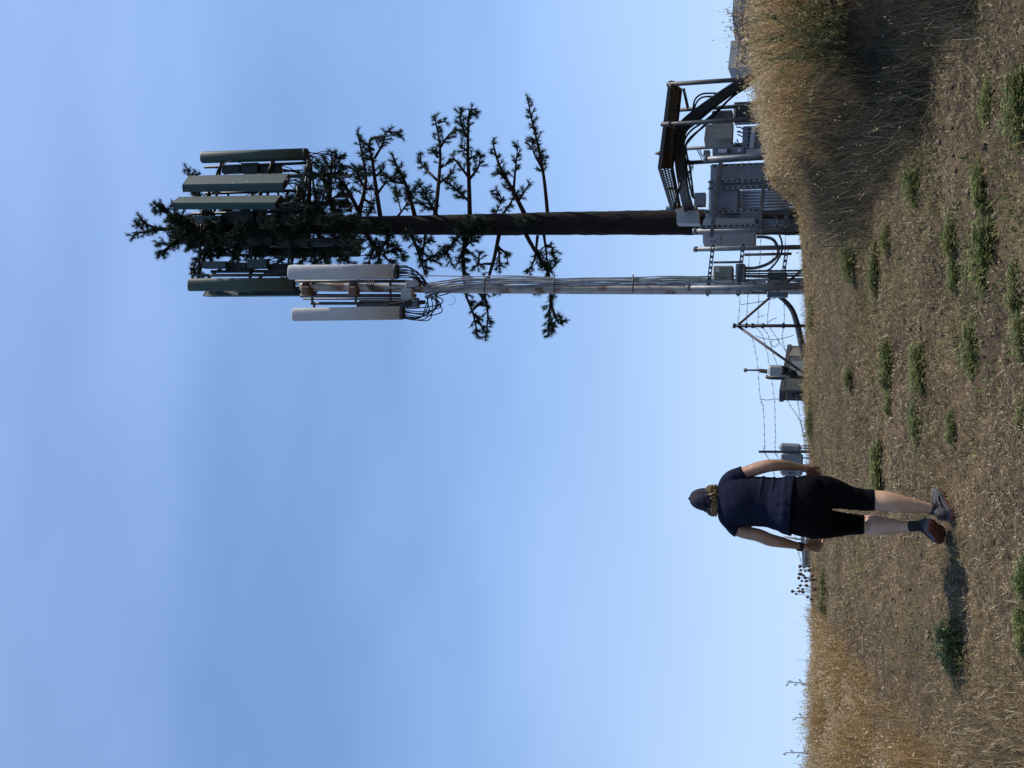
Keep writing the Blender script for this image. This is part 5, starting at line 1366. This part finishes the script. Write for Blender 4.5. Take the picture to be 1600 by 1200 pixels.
def folds(w, no):
    x, y, z = w[:, 0], w[:, 1], w[:, 2]; zc = S(1185, 785).z; xc = S(1185, 785).x
    u_ = x - xc; v_ = z - zc
    a = vn(u_ * 16 + v_ * 9, v_ * 26 - u_ * 12 + y * 6, 61) * 1.0 + vn(u_ * 30, v_ * 14 + u_ * 22, 62) * .5
    low = np.clip((S(1195, 785).z - z) / .08, .25, 1) * np.clip((z - S(1240, 785).z) / .05, .25, 1)
    crease = np.maximum(0, np.sin((v_ * 95 + u_ * 26 + 3 * vn(u_ * 6, v_ * 6, 63)))) ** 2 * np.clip((u_ - .02) / .1, 0, 1) * np.clip(1 - np.abs(v_ + .06) / .13, 0, 1)
    return .012 * a * low + .009 * crease + .008 * vn(u_ * 7, v_ * 7, 64)
so = remeshed('shirt', shirt, M['shirt'], .0055, 3, person, disp=folds)
# ---- leggings
leg = MB()
LT = [(1294, 793.5, 41, .118, 0), (1270, 791.5, 49, .140, -.01), (1250, 790.5, 47.6, .136, -.01), (1234, 788.5, 42.5, .108, 0), (1226, 787.5, 38, .09, .005)]
ell(leg, dense(LT), 32)
ell(leg, dense([(1268, 768.5, 26.8, .12, -.005), (1295, 770, 25.2, .110, .0), (1325, 777.2, 19, .090, .01), (1347, 780.7, 17.4, .073, .02), (1368, 781.6, 16.4, .067, .015)]), 24)
ell(leg, dense([(1268, 815, 26.8, .12, -.005), (1292, 818, 23.2, .110, .03), (1320, 818.5, 18.0, .090, .10), (1340, 819, 16.0, .073, .145), (1350, 819.6, 15.6, .068, .15)]), 24)
ball(leg, S(1269, 771, -.062), .100, .080, .088); ball(leg, S(1269, 812, -.062), .100, .080, .088)
remeshed('leggings', leg, M['legging'], .0058, 3, person, disp=lambda w, no: .0035 * vn(w[:, 0] * 18 + w[:, 2] * 10, w[:, 2] * 30, 71))
# ---- cap
def cap():
    n = 36; c0 = S(1108, 781, .105); top = S(1078, 778.8, .085); ax = (top - c0); H = ax.length; ax.normalize()
    x = Vector((1, 0, 0)); x = (x - ax * x.dot(ax)).normalized(); y = ax.cross(x)
    if y.y < 0: y = -y
    mb = MB(); rings = []
    for i in range(15):
        t = i / 14.0; th = t * math.pi / 2; rr = math.cos(th) ** .78; h = math.sin(th)
        rg = []
        for k in range(n):
            q = 6.2832 * k / n; seam = 1 - .012 * math.exp(-((q * 6 / 6.2832 + .5) % 1 - .5) ** 2 * 900)
            rg.append(c0 + x * 19.0 * PM * rr * math.cos(q) * seam + y * .104 * rr * math.sin(q) * seam + ax * H * h)
        if rr > .02: rings.append(rg)
    mb.loft(rings, True, True)
    mb.loft([[c0 + (p - c0) * 1.01 - ax * .004 for p in rings[0]], [c0 + (p - c0) * 1.025 + ax * .004 for p in rings[0]], [c0 + (p - c0) * 1.0 + ax * .020 for p in rings[0]]], True, True)
    o = mb.build('cap', M['cap'], person)
    sm_ = MB()
    for a_ in range(6):
        q = 6.2832 * a_ / 6 + .52; sm_.tube([c0 + (rg[int(q / 6.2832 * n) % n] - c0) * 1.004 for rg in rings], .0022, 5)
    sm_.build('cap_seam', M['cap'], o)
    bs = MB(); bs.tube(arc([c0 + x * .040 * math.cos(q) - y * (.104 * math.sqrt(max(0, 1 - (.040 * math.cos(q) / (19 * PM)) ** 2)) + .003) + ax * (.004 + .042 * math.sin(q)) for q in [math.pi * k / 10 for k in range(11)]], 3), .0035, 6); bs.build('cap_strap', M['cap'], o)
    k = MB(); k.tube([top - ax * .006, top + ax * .006, top + ax * .010], [.010, .010, .004], 12); k.build('cap_button', M['cap'], o)
    b = MB(); up, dn = [], []
    for i in range(21):
        q = math.pi * i / 20; e = c0 + x * .070 * math.cos(q) + y * (.085 + .085 * math.sin(q)) - ax * (.012 * math.sin(q) ** 2) ; up.append(e)
    for i in range(21):
        q = math.pi * (20 - i) / 20; up.append(c0 + x * .070 * math.cos(q) + y * (.075 + .018 * math.sin(q)))
    b.loft([[p - ax * .002 for p in up], [p + ax * .003 for p in up]]); b.build('cap_brim', M['cap'], o)
cap()
# ---- hair gathered in a loose wavy roll under the cap
def hair():
    core = MB(); r = random.Random(21)
    ball(core, S(1111, 782, .06), .066, .05, .030); ball(core, S(1117, 781, .05), .055, .045, .026); ball(core, S(1112, 800, .06), .026, .03, .03); ball(core, S(1109, 765, .06), .024, .03, .03)
    base = remeshed('hair', core, M['hair_core'], .006, 2, person)
    B = []; mb = MB()
    def strand(pts, r0):
        mb.tube(pts, [r0 * (.5 + .5 * math.sin(math.pi * min(1, .15 + i / (len(pts) - 1)))) for i in range(len(pts))], 5, True, True)
    for k in range(150):
        # wavy locks spread over the roll below the rim, each a sheaf of fine strands
        while True:
            cx, cy = r.uniform(1103, 1126), r.uniform(757.5, 806)
            e = ((cx - 1114.5 - .10 * (cy - 782)) / 10.5) ** 2 + ((cy - 782) / 24.0) ** 2
            if e < 1: break
        f = (cy - 782) / 24.0; bulge = math.sqrt(max(0, 1 - e))
        if vn(np.array([cx * .16]), np.array([cy * .16]), 77)[0] < -.25: continue
        dep = .03 - .052 * bulge - r.uniform(-.006, .014)
        ang = r.uniform(-.9, .9) + 1.1 * f; ph = r.uniform(0, 6.28); n = 12; L_ = r.uniform(9, 21); am = r.uniform(.5, 1.7); tw = r.choice((-1, 1)) * r.uniform(4, 8)
        for q in range(13):
            ox, oy, od = r.gauss(0, .75), r.gauss(0, .75), r.gauss(0, .003); pts = []; sp = r.uniform(.8, 1.25)
            for i in range(n):
                t = i / (n - 1) - .5; w_ = 1 - 1.1 * t * t
                px = min(1128.5, cx + L_ * .7 * sp * t * math.cos(ang) + am * math.cos(ph + t * tw) + ox * w_); py = max(757 + r.uniform(0, 1.5), min(807, cy + L_ * sp * t * math.sin(ang) + am * math.sin(ph + t * tw) + oy * w_))
                pts.append(S(px, py, dep + .045 + od + .006 * math.sin(ph * 2 + t * tw)))
            strand(pts, r.uniform(.0009, .0018))
    mb.build('hair_strands', M['hair'], base)
hair()
# ---- socks, shoes, watch
for sec in ([(1453, 794.4, 8.9, .041, 0), (1463, 795.6, 9.1, .042, .006), (1478, 796.8, 9, .042, .01)], [(1421.5, 822.4, 8.2, .041, .018), (1432, 822, 8.2, .041, .006), (1446, 822, 8, .04, 0)]):
    k = MB(); ell(k, dense(sec, 3), 22); k.build('sock', M['sock'], person)
def shoe(heel, toe, up, ank, nm='shoe'):
    d = (toe - heel); L_ = d.length; d.normalize(); up = (up - d * up.dot(d)).normalized(); w = d.cross(up).normalized()
    #      t    halfw  height
    prof = [(-.01, .022, .060), (.03, .031, .078), (.12, .036, .092), (.25, .036, .098), (.38, .037, .088), (.52, .043, .072), (.68, .048, .058), (.82, .046, .048), (.93, .036, .040), (1.0, .016, .030)]
    def ring(t, hw, h, z0=.022):
        c = heel + d * L_ * t; out = []
        for k in range(20):
            q = 6.2832 * k / 20; cx, cz = math.cos(q), math.sin(q)
            if cz >= 0: taper = 1 - .38 * cz ** 1.5; out.append(c + w * hw * cx * taper + up * (z0 + (h - z0) * cz ** .8))
            else: out.append(c + w * hw * math.copysign(abs(cx) ** .5, cx) + up * (z0 * (1 + .5 * cz)))
        return out
    mb = MB(); mb.loft([ring(*p) for p in dense([p + (0,) * 0 for p in prof], 3)], True, True); o = mb.build(nm, M['shoe'], person)
    def slab(z0, z1, grow, mt, nm_, notch=False):
        k = MB(); lay = []
        pf = dense(prof, 4)
        outline = [heel + d * L_ * (t * 1.012) + w * (hw + grow) for t, hw, h in pf] + [heel + d * L_ * (t * 1.012) - w * (hw + grow) for t, hw, h in pf[::-1]]
        k.loft([[p + up * z0 for p in outline], [p + up * z1 for p in outline]]); return k.build(nm_, mt, o)
    slab(.0, .012, .003, M['sole'], 'outsole'); slab(.012, .030, .005, M['shoe_light'], 'midsole')
    lug = MB()
    for i in range(9):
        t = .06 + i * .108
        hw = np.interp(t, [p[0] for p in prof], [p[1] for p in prof]) * .8
        for s in (-1, 1):
            c = heel + d * L_ * t + w * hw * .55 * s - up * .003
            lug.bar(c - w * hw * .38 - d * .006 * s, c + w * hw * .38 + d * .006 * s, .014, .007, up=up)
    lug.build('tread', M['sole'], o)
    # overlay panels along both sides and a heel tab
    tr_ = MB()
    for s in (-1, 1):
        pts = [heel + d * L_ * t + w * s * (hw + .0015) * .985 + up * z for t, hw, z in ((.02, .030, .045), (.14, .035, .062), (.30, .0335, .052), (.46, .038, .05), (.62, .0465, .036))]
        tr_.tube(arc(pts, 4), .0042, 6)
        pts = [heel + d * L_ * t + w * s * hw + up * z for t, hw, z in ((.34, .030, .078), (.46, .034, .062), (.56, .042, .042))]
        tr_.tube(arc(pts, 4), .0034, 6)
    tr_.build('shoe_overlay', M['shoe_trim'], o)
    ls = MB()
    for i in range(4):
        c = heel + d * L_ * (.40 + .07 * i) + up * (.090 - .0095 * i); ls.tube([c - w * .022, c + up * .004, c + w * .022], .003, 5)
    ls.build('laces', M['shoe_light'], o)
gs = lambda x, y: gz(x, y)
rh = S(1493, 808, -.055); rh.z = gz(rh.x, rh.y) + .006
rt_xy = rh + Vector((.105, .232, 0)); rt = Vector((rt_xy.x, rt_xy.y, gz(rt_xy.x, rt_xy.y) + .006))
shoe(rh, rt, Vector((.10, -.03, 1)), None)
lh = S(1453.5, 819, -.055)
lt_xy = Vector((S(1471, 840, .15).x, lh.y + .165, 0)); lt = Vector((lt_xy.x, lt_xy.y, gz(lt_xy.x, lt_xy.y) + .012))
shoe(lh, lt, Vector((.04, .62, .75)), None)
def watch():
    a, b = S(1246, 852.5, .08), S(1254.5, 853.8, .092); d = (b - a).normalized()
    mb = MB(); x = Vector((1, 0, 0)); x = (x - d * x.dot(d)).normalized(); y = d.cross(x); rings = []
    for i in range(6):
        c = a.lerp(b, .12 + .76 * i / 5); g = 1.0 if 0 < i < 5 else .94
        rings.append([c + x * 6.4 * PM * g * math.cos(q) + y * .029 * g * math.sin(q) for q in [6.2832 * k / 24 for k in range(24)]])
    mb.loft(rings, True, True); o = mb.build('watch', M['black'], person)
    k = MB(); c = a.lerp(b, .5) - x * 6.4 * PM; rot = Matrix((x, y, d)).transposed(); k.box(c, .012, .036, .036, rot, bev=.004); k.build('watch_face', M['black'], o)
watch()
# ------------------------------------------------------------------ light and sky
SUN_AZ, SUN_EL = rad(82), rad(57)
sd = Vector((math.sin(SUN_AZ) * math.cos(SUN_EL), math.cos(SUN_AZ) * math.cos(SUN_EL), math.sin(SUN_EL)))
ld = bpy.data.lights.new('sun', 'SUN'); ld.energy = 5.0; ld.angle = rad(.53); ld.color = (1.0, .93, .83)
lo = bpy.data.objects.new('sun', ld); COL.objects.link(lo); lo.rotation_euler = (-sd).to_track_quat('-Z', 'Y').to_euler(); lo.location = (30, 20, 40)
w = bpy.data.worlds.new('World'); SC.world = w; w.use_nodes = True
nt = w.node_tree; N = nt.nodes; L = nt.links; N.clear()
out = N.new('ShaderNodeOutputWorld'); bg = N.new('ShaderNodeBackground'); L.new(bg.outputs[0], out.inputs[0])
sky = N.new('ShaderNodeTexSky'); sky.sky_type = 'NISHITA'; sky.sun_disc = False
sky.sun_elevation = SUN_EL; sky.sun_rotation = SUN_AZ
sky.altitude = 0; sky.air_density = 1.0; sky.dust_density = .7; sky.ozone_density = 2.5
tc = N.new('ShaderNodeTexCoord')
# hazy marine horizon: the sky keeps its low-angle colour down to and below the horizon line
sx = N.new('ShaderNodeSeparateXYZ'); cx_ = N.new('ShaderNodeCombineXYZ'); L.new(tc.outputs['Generated'], sx.inputs[0])
ma = N.new('ShaderNodeMath'); ma.operation = 'MAXIMUM'; ma.inputs[1].default_value = 0.0; L.new(sx.outputs[2], ma.inputs[0])
mb_ = N.new('ShaderNodeMath'); mb_.operation = 'MULTIPLY_ADD'; mb_.inputs[1].default_value = .85; mb_.inputs[2].default_value = .16; L.new(ma.outputs[0], mb_.inputs[0])
L.new(sx.outputs[0], cx_.inputs[0]); L.new(sx.outputs[1], cx_.inputs[1]); L.new(mb_.outputs[0], cx_.inputs[2])
vnm = N.new('ShaderNodeVectorMath'); vnm.operation = 'NORMALIZE'; L.new(cx_.outputs[0], vnm.inputs[0]); L.new(vnm.outputs[0], sky.inputs[0])
hs = N.new('ShaderNodeHueSaturation'); hs.inputs['Saturation'].default_value = 1.18; hs.inputs['Value'].default_value = 1.0; hs.inputs['Hue'].default_value = .5
L.new(sky.outputs[0], hs.inputs['Color'])
# thin uneven veil of high cloud
mp = N.new('ShaderNodeMapping'); mp.inputs['Scale'].default_value = (.8, 2.4, 3.0); mp.inputs['Rotation'].default_value = (.3, .5, .4)
nz = N.new('ShaderNodeTexNoise'); nz.inputs['Scale'].default_value = 1.6; nz.inputs['Detail'].default_value = 3; nz.inputs['Roughness'].default_value = .5
L.new(tc.outputs['Generated'], mp.inputs[0]); L.new(mp.outputs[0], nz.inputs['Vector'])
rp = N.new('ShaderNodeValToRGB'); rp.color_ramp.elements[0].position = .35; rp.color_ramp.elements[1].position = .7
rp.color_ramp.elements[0].color = (.26, .26, .26, 1); rp.color_ramp.elements[1].color = (.60, .60, .60, 1); L.new(nz.outputs[0], rp.inputs[0])
mx = N.new('ShaderNodeMix'); mx.data_type = 'RGBA'; mx.inputs[7].default_value = (2.9, 4.35, 7.3, 1)
L.new(rp.outputs[0], mx.inputs[0]); L.new(hs.outputs[0], mx.inputs[6]); 
hz = N.new('ShaderNodeMapRange'); hz.interpolation_type = 'SMOOTHSTEP'; hz.inputs['From Min'].default_value = .34; hz.inputs['From Max'].default_value = -.04; hz.inputs['To Min'].default_value = 0; hz.inputs['To Max'].default_value = .72
L.new(sx.outputs[2], hz.inputs['Value'])
m2 = N.new('ShaderNodeMix'); m2.data_type = 'RGBA'; m2.inputs[7].default_value = (4.05, 5.3, 7.1, 1); L.new(hz.outputs[0], m2.inputs[0]); L.new(mx.outputs[2], m2.inputs[6]); L.new(m2.outputs[2], bg.inputs[0])
bg.inputs[1].default_value = .14
SC.view_settings.view_transform = 'Standard'; SC.view_settings.look = 'None'; SC.view_settings.exposure = 0.15; SC.view_settings.gamma = 1.0
SC.render.engine = 'CYCLES'
SC.cycles.max_bounces = 6; SC.cycles.transparent_max_bounces = 4
